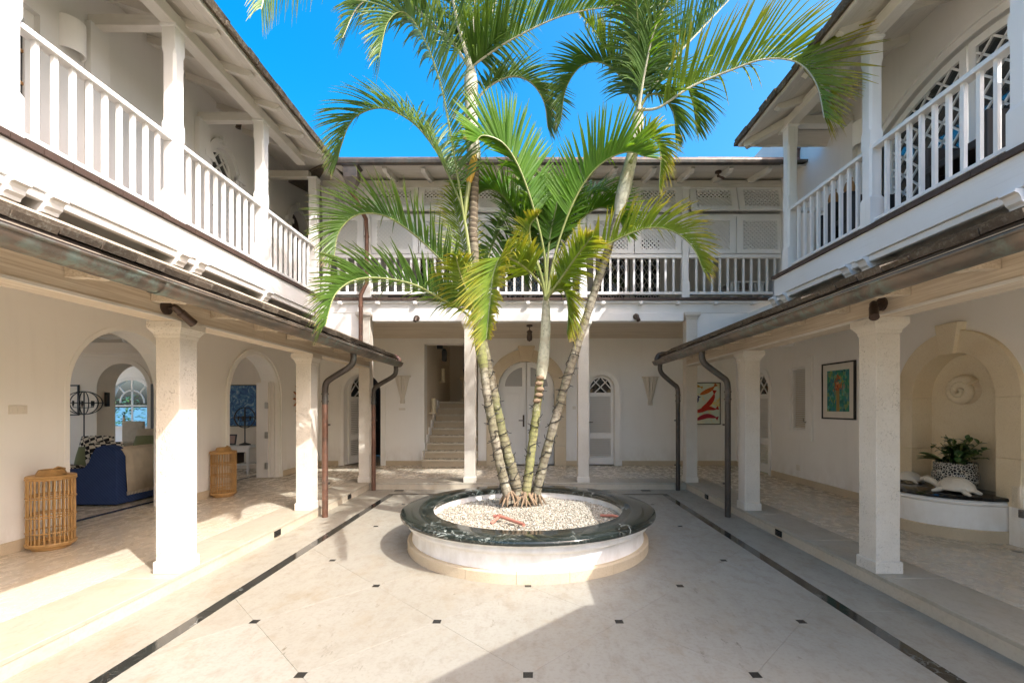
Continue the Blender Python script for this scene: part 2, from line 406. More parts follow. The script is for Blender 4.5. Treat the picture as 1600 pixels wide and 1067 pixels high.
def trunk(name, c1, c2, ring, spacing, moss=(.20,.22,.07), mossamt=.5):
    k = NM(name, rough=.8, spec=.25)
    a = k.attr('along'); nz = k.noise(7, 4); n3 = k.noise(28, 5, None, .7)
    ph = k.math('FRACT', k.math('ADD', k.math('DIVIDE', a, spacing), k.math('MULTIPLY', nz, .9)))
    rg = k.ramp(ph, [(.0, 1), (.10, .95), (.22, .15), (.5, 0), (1, .35)])
    col = k.mix(k.ramp(nz, [(.35, 0), (.65, 1)]), c1, c2)
    col = k.mix(k.math('MULTIPLY', k.ramp(k.noise(2.6, 4), [(.42, 0), (.6, 1)]), mossamt), col, moss)
    col = k.mix(k.ramp(n3, [(.48, 0), (.66, .75)]), col, tuple(v * .38 for v in c2))
    col = k.mix(k.math('MULTIPLY', k.ramp(k.noise(5.2, 5, None, .7), [(.55, 0), (.63, 1)]), .55), col, (.50,.47,.39))
    rg = k.math('MULTIPLY', rg, k.ramp(k.noise(6.5, 4, None, .7), [(.36, .25), (.6, 1)])); col = k.mix(rg, col, ring); k.color(col)
    k.bump(k.math('ADD', k.math('MULTIPLY', rg, .8), n3), .5, .008); return k.m
M['trunk'] = trunk('ringed palm trunk', (.20,.175,.125), (.27,.235,.16), (.06,.047,.03), .068, (.17,.19,.05), .6)
M['trunk_dark'] = trunk('dark banded palm trunk', (.085,.065,.045), (.13,.10,.07), (.33,.28,.19), .062, (.07,.07,.03), .3)
M['trunk_pale'] = trunk('pale palm trunk', (.34,.31,.24), (.22,.19,.135), (.07,.052,.038), .07, (.17,.165,.07), .6)
M['trunk_green'] = trunk('green palm trunk', (.27,.27,.10), (.36,.33,.18), (.08,.07,.04), .060, (.18,.21,.05), .6)
M['shaft'] = trunk('pale crownshaft', (.60,.57,.47), (.52,.51,.40), (.42,.38,.28), .30, (.42,.44,.26), .4)
M['boot'] = simple('yellow dry leaf sheath', (.58,.36,.05), .5, .4, 0, .3, 6)
M['root'] = simple('palm root', (.28,.20,.13), .9, .2)
M['rattan'] = simple('honey rattan', (.50,.29,.105), .4, .5, 0, .4, 14)
M['navy'] = None
def fabric(name, c, rib=0, c2=None, weave=300):
    k = NM(name, c, .9, .15); wv = k.noise(weave, 2); col = k.mix(k.ramp(k.noise(6, 4), [(.3, 0), (.7, .5)]), c, tuple(v * .6 for v in c))
    h = wv
    if rib:
        rw = k.wave(rib, None, .3, 'DIAGONAL'); col = k.mix(k.math('MULTIPLY', rw, .5), col, c2 or tuple(v * 1.8 for v in c)); h = k.math('ADD', rw, wv)
    k.color(col); k.bump(h, .4, .004); return k.m
M['navy'] = fabric('navy ribbed fabric', (.03,.055,.15), 14, (.055,.09,.22))
M['cream'] = fabric('cream throw fabric', (.66,.57,.44)); M['sage'] = fabric('sage fabric', (.25,.28,.16)); M['oat'] = fabric('oatmeal fabric', (.56,.48,.37))
def hound():
    k = NM('black and white check fabric', rough=.9, spec=.15)
    c1 = k.N.new("ShaderNodeTexChecker"); c1.inputs['Scale'].default_value = 17; k.L.new(k.vec((1, 1, 1.1), rot=(.5, .6, .7)), c1.inputs['Vector'])
    n = k.noise(40, 3); k.color(k.mix(k.math('GREATER_THAN', k.math('ADD', c1.outputs['Fac'], k.math('MULTIPLY', k.math('SUBTRACT', n, .5), 1.6)), .5), (.02,.02,.025), (.72,.68,.6))); return k.m
M['check'] = hound()
M['wicker'] = NM('dark woven rattan', (.02,.016,.015), .5).m
M['teak'] = simple('teak wood', (.38,.20,.07), .5)
M['terracotta'] = simple('terracotta', (.42,.17,.06), .7, .3, 0, .3, 20, .4)
M['ceramic'] = simple('cream ceramic', (.74,.70,.62), .3, .5, 0, .08)
M['pot'] = None
def pot():
    k = NM('black and white glazed pot', rough=.25)
    v = k.vor(38, None, 'DISTANCE_TO_EDGE'); v2 = k.wave(9, None, 0, 'Z')
    f = k.math('GREATER_THAN', k.math('ADD', v, k.math('MULTIPLY', k.noise(90, 2), .08)), .13)
    k.color(k.mix(f, (.6,.58,.52), (.018,.018,.022))); return k.m
M['pot'] = pot()
M['foliage'] = simple('glossy dark green leaf', (.045,.11,.028), .3, .5, 0, .35, 12)
M['foliage2'] = simple('fresh green leaf', (.06,.22,.02), .3, .5, 0, .3, 12)
M['pvc'] = simple('pinkish pipe', (.42,.17,.12), .5, .4, 0, .2, 9)
M['gravel'] = None
def gravel():
    k = NM('pale pebble', rough=.75, spec=.3)
    r = k.attr('along'); k.color(k.ramp(r, [(0, (.22,.19,.14)), (.25, (.36,.325,.255)), (.65, (.45,.415,.34)), (1, (.60,.57,.50))])); return k.m
M['gravel'] = gravel()
M['candle'] = simple('ivory candle', (.78,.68,.48), .5)
M['plastic'] = simple('cream switch plastic', (.74,.70,.62), .35, .5, 0, .05)
M['brass'] = simple('aged brass', (.40,.27,.10), .4, .5, .8)
# ================================================================== GROUND AND FLOORS
g = MB(); g.box((-20, -150, -.6), (150, 150, -.12)); o = g.build('ground', simple('garden ground', (.07,.085,.04), .9)); o["kind"] = "structure"

WX = 4.87; EX = 2.87      # loggia wall face and step edge, either side of the court's centre line
cf = MB().box((-EX, -4, -.1), (EX, 8.3, -.012)).build('courtyard_floor', M['grout']); cf["kind"] = "structure"
def clip(poly, x0, y0, x1, y1):
    for ax, val, sg in ((0, x0, 1), (0, x1, -1), (1, y0, 1), (1, y1, -1)):
        out = []
        for i in range(len(poly)):
            a, b = poly[i - 1], poly[i]; da, db = sg*(a[ax]-val), sg*(b[ax]-val)
            if (da >= 0) != (db >= 0):
                t = da / (da - db); out.append((a[0]+(b[0]-a[0])*t, a[1]+(b[1]-a[1])*t))
            if db >= 0: out.append(b)
        poly = out
        if len(poly) < 3: return []
    return poly
def slabpoly(name, poly, z, th, mat, parent, gap=.0007, ch=.0007):
    cx = sum(p[0] for p in poly)/len(poly); cy = sum(p[1] for p in poly)/len(poly); n = len(poly)
    def inset(d):       # inset by moving each edge inwards
        res = []
        for i in range(n):
            p0, p1, p2 = poly[i-1], poly[i], poly[(i+1) % n]
            e1 = Vector((p1[0]-p0[0], p1[1]-p0[1])); e2 = Vector((p2[0]-p1[0], p2[1]-p1[1]))
            if e1.length < 1e-6 or e2.length < 1e-6: res.append(p1); continue
            n1 = Vector((-e1.y, e1.x)).normalized(); n2 = Vector((-e2.y, e2.x)).normalized()
            s_ = 1 if n1.dot(Vector((cx-p1[0], cy-p1[1]))) > 0 else -1
            b = (n1 + n2); b = b / max(.35, b.length_squared) * 2
            res.append((p1[0] + s_*b.x*d, p1[1] + s_*b.y*d))
        return res
    a = inset(gap); b = inset(gap + ch)
    m = MB(); m.loft([[(x, y, z-th) for x, y in a], [(x, y, z-ch) for x, y in a], [(x, y, z) for x, y in b]])
    return m.build(name, mat, parent)
D = 1.274; hd = D / 2; cb = .028
for kk in range(-4, 10):
    for j in range(-3, 4):
        # tile centred midway between insets: lattice of centres
        cy = 2.566 + hd * kk; cx = D * (j + (.5 if kk % 2 == 0 else 0))
        # square rotated 45 degrees with its four corners cut for the insets
        poly = []
        for (dx, dy) in ((1,0),(0,1),(-1,0),(0,-1)):
            px, py = cx + dx*hd, cy + dy*hd
            if dx: poly += [(px - dx*cb, py - dx*cb), (px - dx*cb, py + dx*cb)]
            else: poly += [(px + dy*cb, py - dy*cb), (px - dy*cb, py - dy*cb)]
        poly = clip(poly, -2.29, .3, 2.29, 7.79)
        if len(poly) >= 3:
            A = abs(sum(poly[i-1][0]*poly[i][1]-poly[i][0]*poly[i-1][1] for i in range(len(poly))))/2
            if A > .004: slabpoly('tile', poly, 0, .03, M['floor'], cf)
me_in = MB().box((-.0265,-.0265,-.03), (.0265,.0265,-.0005)).mesh('inset_tile', M['inset'])
for kk in range(-3, 9):
    for j in range(-2, 3):
        x, y = D * (j + (0 if kk % 2 == 0 else .5)), 2.566 + hd * kk
        if abs(x) < 2.2 and .4 < y < 7.6: link('inset_tile', me_in, cf, (x, y, 0))
for s in (-1, 1):
    y = .3
    while y < 7.79:
        y1 = min(y + 1.02, 7.79)
        slabpoly('border_strip', rect(s*2.39 if s < 0 else 2.29, y, -2.29 if s < 0 else 2.39, y1), .0005, .03, M['strip'], cf, .0006, .0006); y = y1
    y = .3; k = 0
    while y < 8.28:
        y1 = min(y + .93 + .09 * (k % 3), 8.29); k += 1
        slabpoly('border_slab', rect(-EX if s < 0 else 2.39, y, -2.39 if s < 0 else EX, y1), 0, .03, M['floor'], cf); y = y1
slabpoly('border_strip', rect(-2.39, 7.79, 0, 7.89), .0005, .03, M['strip'], cf, .0006, .0006)
slabpoly('border_strip', rect(0, 7.79, 2.39, 7.89), .0005, .03, M['strip'], cf, .0006, .0006)
for i in range(5): slabpoly('border_slab', rect(-2.39 + .956*i, 7.89, -2.39 + .956*(i+1), 8.29), 0, .03, M['floor'], cf)
# floor drains
for x in (-2.3, 2.1):
    t = T('floor_drain', 'small black floor drain in front of the back step, %s downpipe' % ('near the red brown' if x < 0 else 'near the dark corner'), 'drain', (x, 8.18, 0), 'drains at the back step')
    MB().box((x-.08, 8.13, .001), (x+.08, 8.22, .006)).build('drain_frame', M['inset'], t)
    m = MB()
    for i in range(6): m.box((x-.07+i*.024, 8.14, .006), (x-.06+i*.024, 8.21, .010))
    m.build('grate', M['black'], t)

FZ = .12
lf = MB()
lf.box((-12, -3, -.05), (-EX-.02, 10.74, .09)); lf.box((EX+.02, -3, -.05), (WX+.2, 10.74, .09)); lf.box((-EX-.02, 8.32, -.05), (EX+.02, 10.74, .09))
lf.box((-14, 10.74, -.05), (5.2, 15, .09))
lf = lf.build('loggia_floor', M['grout']); lf["kind"] = "structure"
for s in (-1, 1):
    def R(xa, ya, xb, yb): return rect(min(s*xa, s*xb), ya, max(s*xa, s*xb), yb)
    y = 0.2; k = 0
    while y < 8.8:
        y1 = min(y + 1.05 + .11*((k*7) % 3), 8.8); k += 1
        slabpoly('edge_slab', R(EX-.006, y, EX+.5, y1), FZ, .03, M['floor_edge'], lf, .0012, .004); y = y1
    y = 0.2; k = 0
    while y < 8.3:
        y1 = min(y + 1.2 + .13*((k*5) % 3), 8.3); k += 1
        MB().box((s*EX, y+.001, -.02), (s*(EX+.02), y1-.001, FZ-.031)).build('riser_slab', M['riser'], lf); y = y1
    for i in range(11):
        for j, (xa, xb) in enumerate(((EX+.5, 4.12), (4.12, WX))):
            y0 = .2 + i*.96 + (.48 if j else 0); y1 = min(y0 + .96, 10.74)
            slabpoly('paving_slab', R(xa, y0, xb, y1), FZ, .03, M['floor_in'], lf, .0007, .0008)
x = -EX
for i in range(5):
    x1 = x + 2*EX/5
    slabpoly('edge_slab', rect(x, 8.294, x1, 8.8), FZ, .03, M['floor_edge'], lf, .0012, .004)
    MB().box((x+.001, 8.3, -.02), (x1-.001, 8.32, FZ-.031)).build('riser_slab', M['riser'], lf); x = x1
for i in range(7):
    for j in range(2):
        x0 = -EX-.5 + (i)*.963
        slabpoly('paving_slab', rect(x0, 8.8+.97*j, x0+.963, 8.8+.97*(j+1)), FZ, .03, M['floor_in'], lf, .0007, .0008)
# room floors beyond the left arches
for i in range(6):
    for j in range(8):
        slabpoly('paving_slab', rect(-WX-.98*(i+1), 2.2+j*1.0, -WX-.98*i, 3.2+j*1.0), FZ, .03, M['floor_in'], lf, .0008, .0008)
slabpoly('border_strip', rect(-5.49, 2.2, -5.40, 10.2), FZ+.002, .02, M['strip'], lf, .0006, .0006)

# step lights set into the risers
def step_light(x, y, s, lab):
    t = T('step_light', lab, 'step light', (x, y, .06), 'black step lights in the risers')
    fx = -s
    MB().box((x, y-.062, .022), (x+fx*.012, y+.062, .088)).build('light_frame', M['inset'], t)
    m = MB()
    for i in range(3): m.obox((x+fx*.016, y, .038+i*.017), (.008, .10, .009))
    m.build('louvre', M['black'], t)
for s, nm in ((-1, 'left'), (1, 'right')):
    for y, wh in ((5.24, 'nearer'), (7.35, 'farther')):
        step_light(s*EX, y, s, '%s black louvred step light in the %s loggia step' % (wh, 'lantern side' if s < 0 else 'fountain side'))

# ================================================================== WALLS
fL = lambda u, w_, d: (-(WX + d), u, w_)
fR = lambda u, w_, d: (WX + d, u, w_)
BY = 10.74
fB = lambda u, w_, d: (u, BY + d, w_)

def arch_mould(fm, c, r, spring, base, wd, parent, mat, th=.02, n=24, name='arch_moulding', bead=True):
    A = arch(c, r, spring, base, n); B = arch(c, r+wd, spring, base, n)
    m = MB(); m.band(A, B, fm, -th, .0)
    if bead:
        A2 = arch(c, r+wd*.62, spring, base, n); B2 = arch(c, r+wd+.012, spring, base, n); m.band(A2, B2, fm, -th-.018, -th+.002)
    return m.build(name, mat, parent)
def skirting(segs, fm, parent, h=.11):
    for a, b in segs:
        n = max(1, round((b - a) / 1.1))
        for i in range(n):
            u0, u1 = a+(b-a)*i/n, a+(b-a)*(i+1)/n
            P = [fm(u0+.001, FZ, -.018), fm(u1-.001, FZ, 0), ]
            MB().box(fm(u0+.001, FZ+.001, -.018), fm(u1-.001, FZ+h, 0)).build('skirting_stone', M['base'], parent)
def louvre_door(parent, fm, c, r, spring, base, d=.1, name='door', lbl=None, slats=True, flip=1, fan=True, knob=True):
    """arched leaf with a small fanlight and two louvred panels"""
    st = .055*r/.29; st = min(st, .085); W = r - .004
    out = arch(c, W, spring, base, 16)
    fanb = spring - .10; holes = []
    fl = [(c-W+st, fanb)] + [(c-(W-st)*cos(pi*i/12), spring+(W-st)*sin(pi*i/12)) for i in range(13)] + [(c+W-st, fanb)]
    top = fanb - .09; mid = base + (top-base)*.42
    h1 = rect(c-W+st, mid+.06, c+W-st, top); h2 = rect(c-W+st, base+.17, c+W-st, mid-.06)
    holes = [fl, h1, h2]
    lf_ = MB().panel(out, holes, fm, d, d+.045).build(name, M['door'], parent, label=lbl)
    MB().panel(fl, [], fm, d+.02, d+.026).build('fanlight_pane', M['glass'], lf_)
    m = MB(); R_ = W - st
    for x0, z0, x1, z1 in ((-R_*.55, fanb, R_*.62, spring+R_*.72), (R_*.55, fanb, -R_*.62, spring+R_*.72), (-R_, spring-.01, -R_*.1, spring+R_*.97), (R_, spring-.01, R_*.1, spring+R_*.97)):
        a = Vector((x0, z0)); b = Vector((x1, z1)); q = (b-a).normalized(); nn = Vector((-q.y, q.x))*.012
        L = [(c+p.x, p.y) for p in (a-nn, b-nn, b+nn, a+nn)]; m.panel(L, [], fm, d+.004, d+.02)
    m.build('fan_bar', M['door'], lf_)
    m = MB()
    for (u0, w0), _, (u1, w1), _ in (h1, h2):
        n = max(4, int((w1-w0)/.042))
        for i in range(n):
            wz = w0 + (i+.5)*(w1-w0)/n; hh = (w1-w0)/n*.44
            P = [fm(u0, wz+hh, d+.008), fm(u0, wz+hh, d+.014), fm(u0, wz-hh, d+.040), fm(u0, wz-hh, d+.034)]
            Q = [fm(u1, wz+hh, d+.008), fm(u1, wz+hh, d+.014), fm(u1, wz-hh, d+.040), fm(u1, wz-hh, d+.034)]
            m.loft([P, Q])
    m.build('louvre', M['door'], lf_, kind='stuff')
    if knob:
        m = MB(); a = Vector(fm(c-(W-st*.5)*flip, base+1.0, d)); b = Vector(fm(c-(W-st*.5)*flip, base+1.0, d-.05)); m.tube([a, b], .011, 8)
        e = Vector(fm(c-(W-st*.5)*flip+.09*flip, base+1.0, d-.05)); m.tube([b, e], .009, 8); m.build('handle', M['bronze'], lf_)
    return lf_
def arch_cut(outer_u0, outer_u1, top, archs, base=FZ):
    """outline of a wall from base to top with arched or square notches that reach the floor"""
    pts = [(outer_u0, base)]
    for a in sorted(archs, key=lambda q: q[0]):
        if len(a) == 3: c, r, sp = a; pts += [(x, z) for x, z in arch(c, r, sp, base, 24)]
        else: c, r, zt, _ = a; pts += [(c-r, base), (c-r, zt), (c+r, zt), (c+r, base)]
    pts += [(outer_u1, base), (outer_u1, top), (outer_u0, top)]
    return pts

# ---- left lower wall with its two big arches
A1 = (5.60, .73, 1.68); A2 = (8.21, .74, 1.68)
wl = T('loggia_wall', 'cream loggia wall with two open arches, behind the rattan lanterns', 'wall', (-WX, 5, FZ))
MB().panel(arch_cut(-3.0, BY, 3.2, [A1, A2]), [], fL, 0, .30).build('plaster', M['wall'], wl)
arch_mould(fL, A1[0], A1[1]+.004, A1[2], FZ, .05, wl, M['wall'], .006, bead=False)
arch_mould(fL, A2[0], A2[1]+.005, A2[2], FZ, .09, wl, M['wall'], .012)
skirting([(-3, A1[0]-A1[1]-.1), (A1[0]+A1[1]+.1, A2[0]-A2[1]-.1), (A2[0]+A2[1]+.1, BY)], fL, wl)
# hinged folded leaf inside the far arch
dl = MB(); dl.box((-WX-.06, 8.885, FZ+.01), (-WX-.115, 8.94, 2.05)); dl.box((-WX-.12, 8.87, FZ+.01), (-WX-.30, 8.915, 2.0)); dl.box((-WX-.13, 8.82, FZ+.01), (-WX-.36, 8.862, 1.96))
dl = dl.build('door', M['door'], wl, bevel=.004)
for z in (.36, .95, 1.52):
    MB().box((-WX-.13, 8.80, z-.06), (-WX-.19, 8.818, z+.06)).box((-WX-.155, 8.79, z-.065), (-WX-.165, 8.80, z+.065)).build('hinge', M['steel'], dl)

# ---- right lower wall
wr = T('loggia_wall', 'pale loggia wall with a louvred door and shuttered window, behind the stone fountain', 'wall', (WX, 5, FZ))
RD = (9.62, .36, 1.86)
win = rect(7.82, .90, 8.60, 2.37); nich = arch(5.23, .53, 1.6, .45, 24)
MB().panel(arch_cut(.3, BY, 3.2, [RD]), [rect(7.98, 1.08, 8.46, 2.20), nich], fR, 0, .30).build('plaster', M['wall_white'], wr)
arch_mould(fR, RD[0], RD[1], RD[2], FZ, .10, wr, M['wall_white'], .02)
louvre_door(wr, fR, RD[0], RD[1], RD[2], FZ+.01, .07, 'door', 'white louvred door with a small fanlight', flip=-1)
skirting([(.3, 4.55), (5.95, RD[0]-RD[1]-.1), (RD[0]+RD[1]+.1, BY)], fR, wr)
wf = MB().panel(win, [rect(7.98, 1.08, 8.46, 2.20)], fR, -.045, 0).build('window', M['wall_white'], wr, bevel=.005)
MB().panel(rect(7.98, 1.08, 8.46, 2.20), [rect(8.03, 1.12, 8.41, 2.16)], fR, .0, .05).build('frame', M['white'], wf)
m = MB()
for i in range(30):
    z = 1.13 + i * 1.03/30
    m.loft([[fR(u, z+.023, .008), fR(u, z+.023, .013), fR(u, z, .038), fR(u, z, .032)] for u in (8.03, 8.41)])
m.build('louvre', M['white'], wf, kind='stuff')
MB().panel(rect(8.03, 1.12, 8.41, 2.16), [], fR, .044, .05).build('back_board', M['base'], wf)
m = MB().tube([fR(7.93, 1.28, -.025), fR(7.96, 1.22, -.05), fR(8.02, 1.24, -.05), fR(8.06, 1.29, -.03)], .006, 6); m.tube([fR(7.93, 1.25, -.02), fR(7.93, 1.32, -.02)], .012, 6); m.build('latch', M['bronze'], wf)

# ---- back lower wall
LA = (-3.88, .43, 1.84); ST = (-1.80, .63, 2.97, 0); MD = (-.04, .66, 1.90); LD = (1.72, .31, 1.93)
bw = T('back_wall', 'cream back wall with the staircase opening and the stone arched double door', 'wall', (0, BY, FZ))
MB().panel(arch_cut(-5.17, 5.17, 3.14, [LA, ST, MD, LD]), [], fB, 0, .30).build('plaster', M['wall'], bw)
arch_mould(fB, LA[0], LA[1], LA[2], FZ, .11, bw, M['wall'], .02)
arch_mould(fB, LD[0], LD[1], LD[2], FZ, .15, bw, M['wall'], .03)
louvre_door(bw, fB, LD[0], LD[1], LD[2], FZ+.01, .13, 'door', 'narrow white louvred door with crossed fanlight bars')
skirting([(-4.87, LA[0]-LA[1]-.12), (LA[0]+LA[1]+.12, ST[0]-ST[1]), (ST[0]+ST[1], MD[0]-.93), (MD[0]+.93, LD[0]-LD[1]-.16), (LD[0]+LD[1]+.16, 4.87)], fB, bw)
# open leaf of the left arched door, swung into the room behind
a_ = radians(74); hx, hy = LA[0]-LA[1]+.03, BY+.16
fO = lambda u, w_, d: (hx + (u-(LA[0]-LA[1]))*cos(a_) - d*sin(a_), hy + (u-(LA[0]-LA[1]))*sin(a_) + d*cos(a_), w_)
louvre_door(bw, fO, LA[0], LA[1], LA[2], FZ+.01, -.02, 'door', 'white louvred door leaf standing open', knob=False)
# stone surround of the main door: jamb blocks, voussoirs, keystone
def stone(pts, fm, d0, d1, parent, name, mat, lab=None):
    return MB().panel(pts, [], fm, d0, d1).build(name, mat, parent, bevel=.006, label=lab)
c, r, sp = MD; R2 = .93
for sg in (-1, 1):
    for i in range(4):
        z0, z1 = FZ + (sp-FZ)*i/4, FZ + (sp-FZ)*(i+1)/4
        stone(rect(*( (c+r, z0+.001, c+R2, z1-.001) if sg > 0 else (c-R2, z0+.001, c-r, z1-.001))), fB, -.05, .12, bw, 'jamb_stone', M['coral_warm'])
nv = 8
for i in range(nv):
    a0, a1 = pi*i/nv, pi*(i+1)/nv
    P = [(c-R2*cos(a0+(a1-a0)*k/4), sp+R2*sin(a0+(a1-a0)*k/4)) for k in range(5)] + [(c-r*cos(a1-(a1-a0)*k/4), sp+r*sin(a1-(a1-a0)*k/4)) for k in range(5)]
    stone(P, fB, -.05, .12, bw, 'arch_stone', M['coral_warm'])
stone([(c-.12, sp+r-.01), (c+.12, sp+r-.01), (c+.20, sp+R2+.08), (c-.20, sp+R2+.08)], fB, -.085, .10, bw, 'keystone', M['coral_warm'])
# double door leaves
for sg in (-1, 1):
    n = 14; e = .006
    out = [(c+sg*e, FZ+.01), (c+sg*(r-e), FZ+.01)] + [(c+sg*(r-e)*cos(pi/2*i/n), sp+(r-e)*sin(pi/2*i/n)) for i in range(n+1) if (r-e)*cos(pi/2*i/n) > .02] + [(c+sg*e, sp+r-e)]
    ri = r - .15; gb = 1.98
    gl = [(c+sg*.10, gb), (c+sg*ri, gb)] + [(c+sg*ri*cos(pi/2*i/10), max(sp+.08, sp+.08)+(ri-.05)*sin(pi/2*i/10)) for i in range(11) if ri*cos(pi/2*i/10) > .12] + [(c+sg*.10, sp+.08+ri-.06)]
    p1 = rect(c+min(sg*.13, sg*.52), .30, c+max(sg*.13, sg*.52), .95); p2 = rect(c+min(sg*.13, sg*.52), 1.12, c+max(sg*.13, sg*.52), 1.82)
    lf_ = MB().panel(out, [gl, p1, p2], fB, .15, .20).build('door', M['door'], bw, label='pale panelled door leaf with an arched glazed top', bevel=.004)
    MB().panel(gl, [], fB, .17, .176).build('pane', M['frosted'], lf_)
    for p in (p1, p2):
        q = [(p[0][0]+.035, p[0][1]+.035), (p[2][0]-.035, p[2][1]-.035)]
        MB().panel(p, [], fB, .175, .185).panel(rect(q[0][0], q[0][1], q[1][0], q[1][1]), [], fB, .158, .1755).build('raised_panel', M['door'], lf_, bevel=.006)
    if sg < 0:
        m = MB().box(fB(c-.085, 1.02, .149), fB(c-.045, 1.30, .138)); m.tube([fB(c-.065, 1.17, .145), fB(c-.065, 1.17, .09), fB(c-.18, 1.17, .09)], .011, 8); m.build('handle', M['bronze'], lf_)
    else:
        for z in (.6, 1.75):
            MB().box(fB(c+r-.02, z-.05, .149), fB(c+r-.005, z+.05, .138)).build('hinge', M['steel'], lf_)

# end panels of the back block above the side roofs, white
for s in (-1, 1):
    t = T('end_wall', 'plain white end wall above the %s roof, at the back corner' % ('left loggia' if s < 0 else 'right loggia'), 'wall', (s*4, 8.37, 2.1))
    MB().box((s*3.06, 8.36, 2.6), (s*5.1, 8.46, 3.44)).build('plaster', M['wall_white'], t)

# upper walls
UX = 4.62
fLu = lambda u, w_, d: (-(UX + d), u, w_)
fRu = lambda u, w_, d: (UX + d, u, w_)
ul = T('upper_wall', 'white upper wall of the left wing with arched doors onto the balcony', 'wall', (-UX, 5, 3.4))
U1 = (6.93, .27, 5.10); U2 = (9.2, .29, 5.10)
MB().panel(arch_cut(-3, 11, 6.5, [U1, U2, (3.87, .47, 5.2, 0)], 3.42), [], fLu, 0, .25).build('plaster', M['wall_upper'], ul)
for (c, r, sp) in (U1, U2):
    arch_mould(fLu, c, r, sp, 3.44, .11, ul, M['wall_upper'], .035)
    MB().panel([(c-.05, sp+r+.03), (c+.05, sp+r+.06), (c+.08, sp+r+.16), (c-.08, sp+r+.16)], [], fLu, -.07, 0).build('keystone', M['wall_upper'], ul)
    for sg in (-1, 1):
        MB().box(fLu(c+sg*(r+.10)-.10, sp-.05, -.075), fLu(c+sg*(r+.10)+.10, sp+.03, 0)).build('impost', M['wall_upper'], ul)
d_ = louvre_door(ul, fLu, U1[0], U1[1], U1[2], 3.45, .05, 'door', 'louvred balcony door under a fanlight')
MB().panel(arch(U2[0], U2[1], U2[2], 3.45, 16), [], fLu, .12, .15).build('door', M['dark_wood'], ul, label='dark recessed arched door')
fd = MB().panel(rect(3.40, 3.45, 4.34, 5.2), [rect(3.48, 3.6, 3.84, 5.1), rect(3.90, 3.6, 4.26, 5.1)], fLu, .06, .11).build('door', M['door'], ul, label='glazed double balcony door')
for u0 in (3.48, 3.90):
    for i in range(5): MB().panel(rect(u0, 3.6+.3*i, u0+.36, 3.9+.3*i-.02), [], fLu, .08, .086).build('pane', M['glass'], fd)
m = MB()
for u0 in (3.48, 3.90):
    for i in range(1, 5): m.box(fLu(u0, 3.58+.3*i, .07), fLu(u0+.36, 3.61+.3*i, .095))
m.build('glazing_bar', M['teak'], fd)
for y in (3.30, 4.88, 6.46, 8.05):
    MB().box((-UX, y-.11, 3.45), (-UX+.07, y+.11, 5.52)).build('pilaster', M['wall_upper'], ul, bevel=.006)

ur = T('upper_wall', 'white upper wall of the right wing with a wide lattice window arch', 'wall', (UX, 5, 3.4))
wc, RR = 4.79, 2.30
def seg(rw, rise, base, n=18):   # segmental arch outline: half width, apex height
    R_ = rise; pts = [(wc-rw, base)]
    for i in range(n+1):
        u = -rw + 2*rw*i/n; pts.append((wc+u, R_ - (RR - sqrt(max(RR*RR-u*u, 0)))))
    return pts + [(wc+rw, base)]
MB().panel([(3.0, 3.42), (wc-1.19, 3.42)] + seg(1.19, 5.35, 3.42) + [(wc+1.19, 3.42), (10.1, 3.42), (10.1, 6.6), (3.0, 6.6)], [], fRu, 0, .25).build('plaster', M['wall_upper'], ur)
m = MB(); m.band(seg(1.19, 5.35, 3.44), seg(1.265, 5.43, 3.44), fRu, -.02, .04); m.band(seg(1.265, 5.43, 3.44), seg(1.31, 5.48, 3.44), fRu, -.05, 0); m.build('arch_moulding', M['wall_upper'], ur)
def clipseg(poly, rw, rise):   # keep a convex polygon under the arch
    out = []
    for u, z in poly:
        du = max(-rw, min(rw, u - wc)); lim = rise - (RR - sqrt(RR*RR - du*du)); out.append((u, min(z, lim)))
    return out
leafs = ((3.62, 4.20), (4.215, 4.86), (4.885, 5.96))
for (ua, ub) in leafs:
    n = 10; st = .08
    def top(u, off): du = u - wc; return 5.34 - off - (RR - sqrt(RR*RR - du*du))
    out = [(ua, 3.46), (ub, 3.46)] + [(ub-(ub-ua)*i/n, top(ub-(ub-ua)*i/n, 0)) for i in range(n+1)]
    a, b = ua+st, ub-st
    hole = [(a, 3.62), (b, 3.62)] + [(b-(b-a)*i/n, top(b-(b-a)*i/n, .09)) for i in range(n+1)]
    lf_ = MB().panel(out, [hole], fRu, .05, .10).build('window', M['white'], ur, label='white lattice glazed leaf under the wide arch')
    MB().panel(hole, [], fRu, .082, .087).build('pane', M['glass'], lf_)
    m = MB(); sp_ = .30
    def inside(u, z): return a <= u <= b and 3.62 <= z <= top(min(max(u, a), b), .09)
    for sg in (1, -1):
        kk = -12
        while kk < 24:
            # diamond bars, steeper than wide
            seg_pts = []; u0 = a
            for i in range(121):
                u = a + (b-a)*i/120; z = 3.62 + kk*sp_*.72 + sg*(u-a)*1.0
                if inside(u, z): seg_pts.append((u, z))
            if len(seg_pts) > 3:
                p, q = seg_pts[0], seg_pts[-1]; m.beam(fRu(p[0], p[1], .07), fRu(q[0], q[1], .07), .02, .018, up=(1,0,0))
            kk += 1
    m.build('lattice_bar', M['white'], lf_)
for y in (3.46, 6.55):
    MB().box((UX, y-.12, 3.45), (UX-.07, y+.12, 5.52)).build('pilaster', M['wall_upper'], ur, bevel=.006)

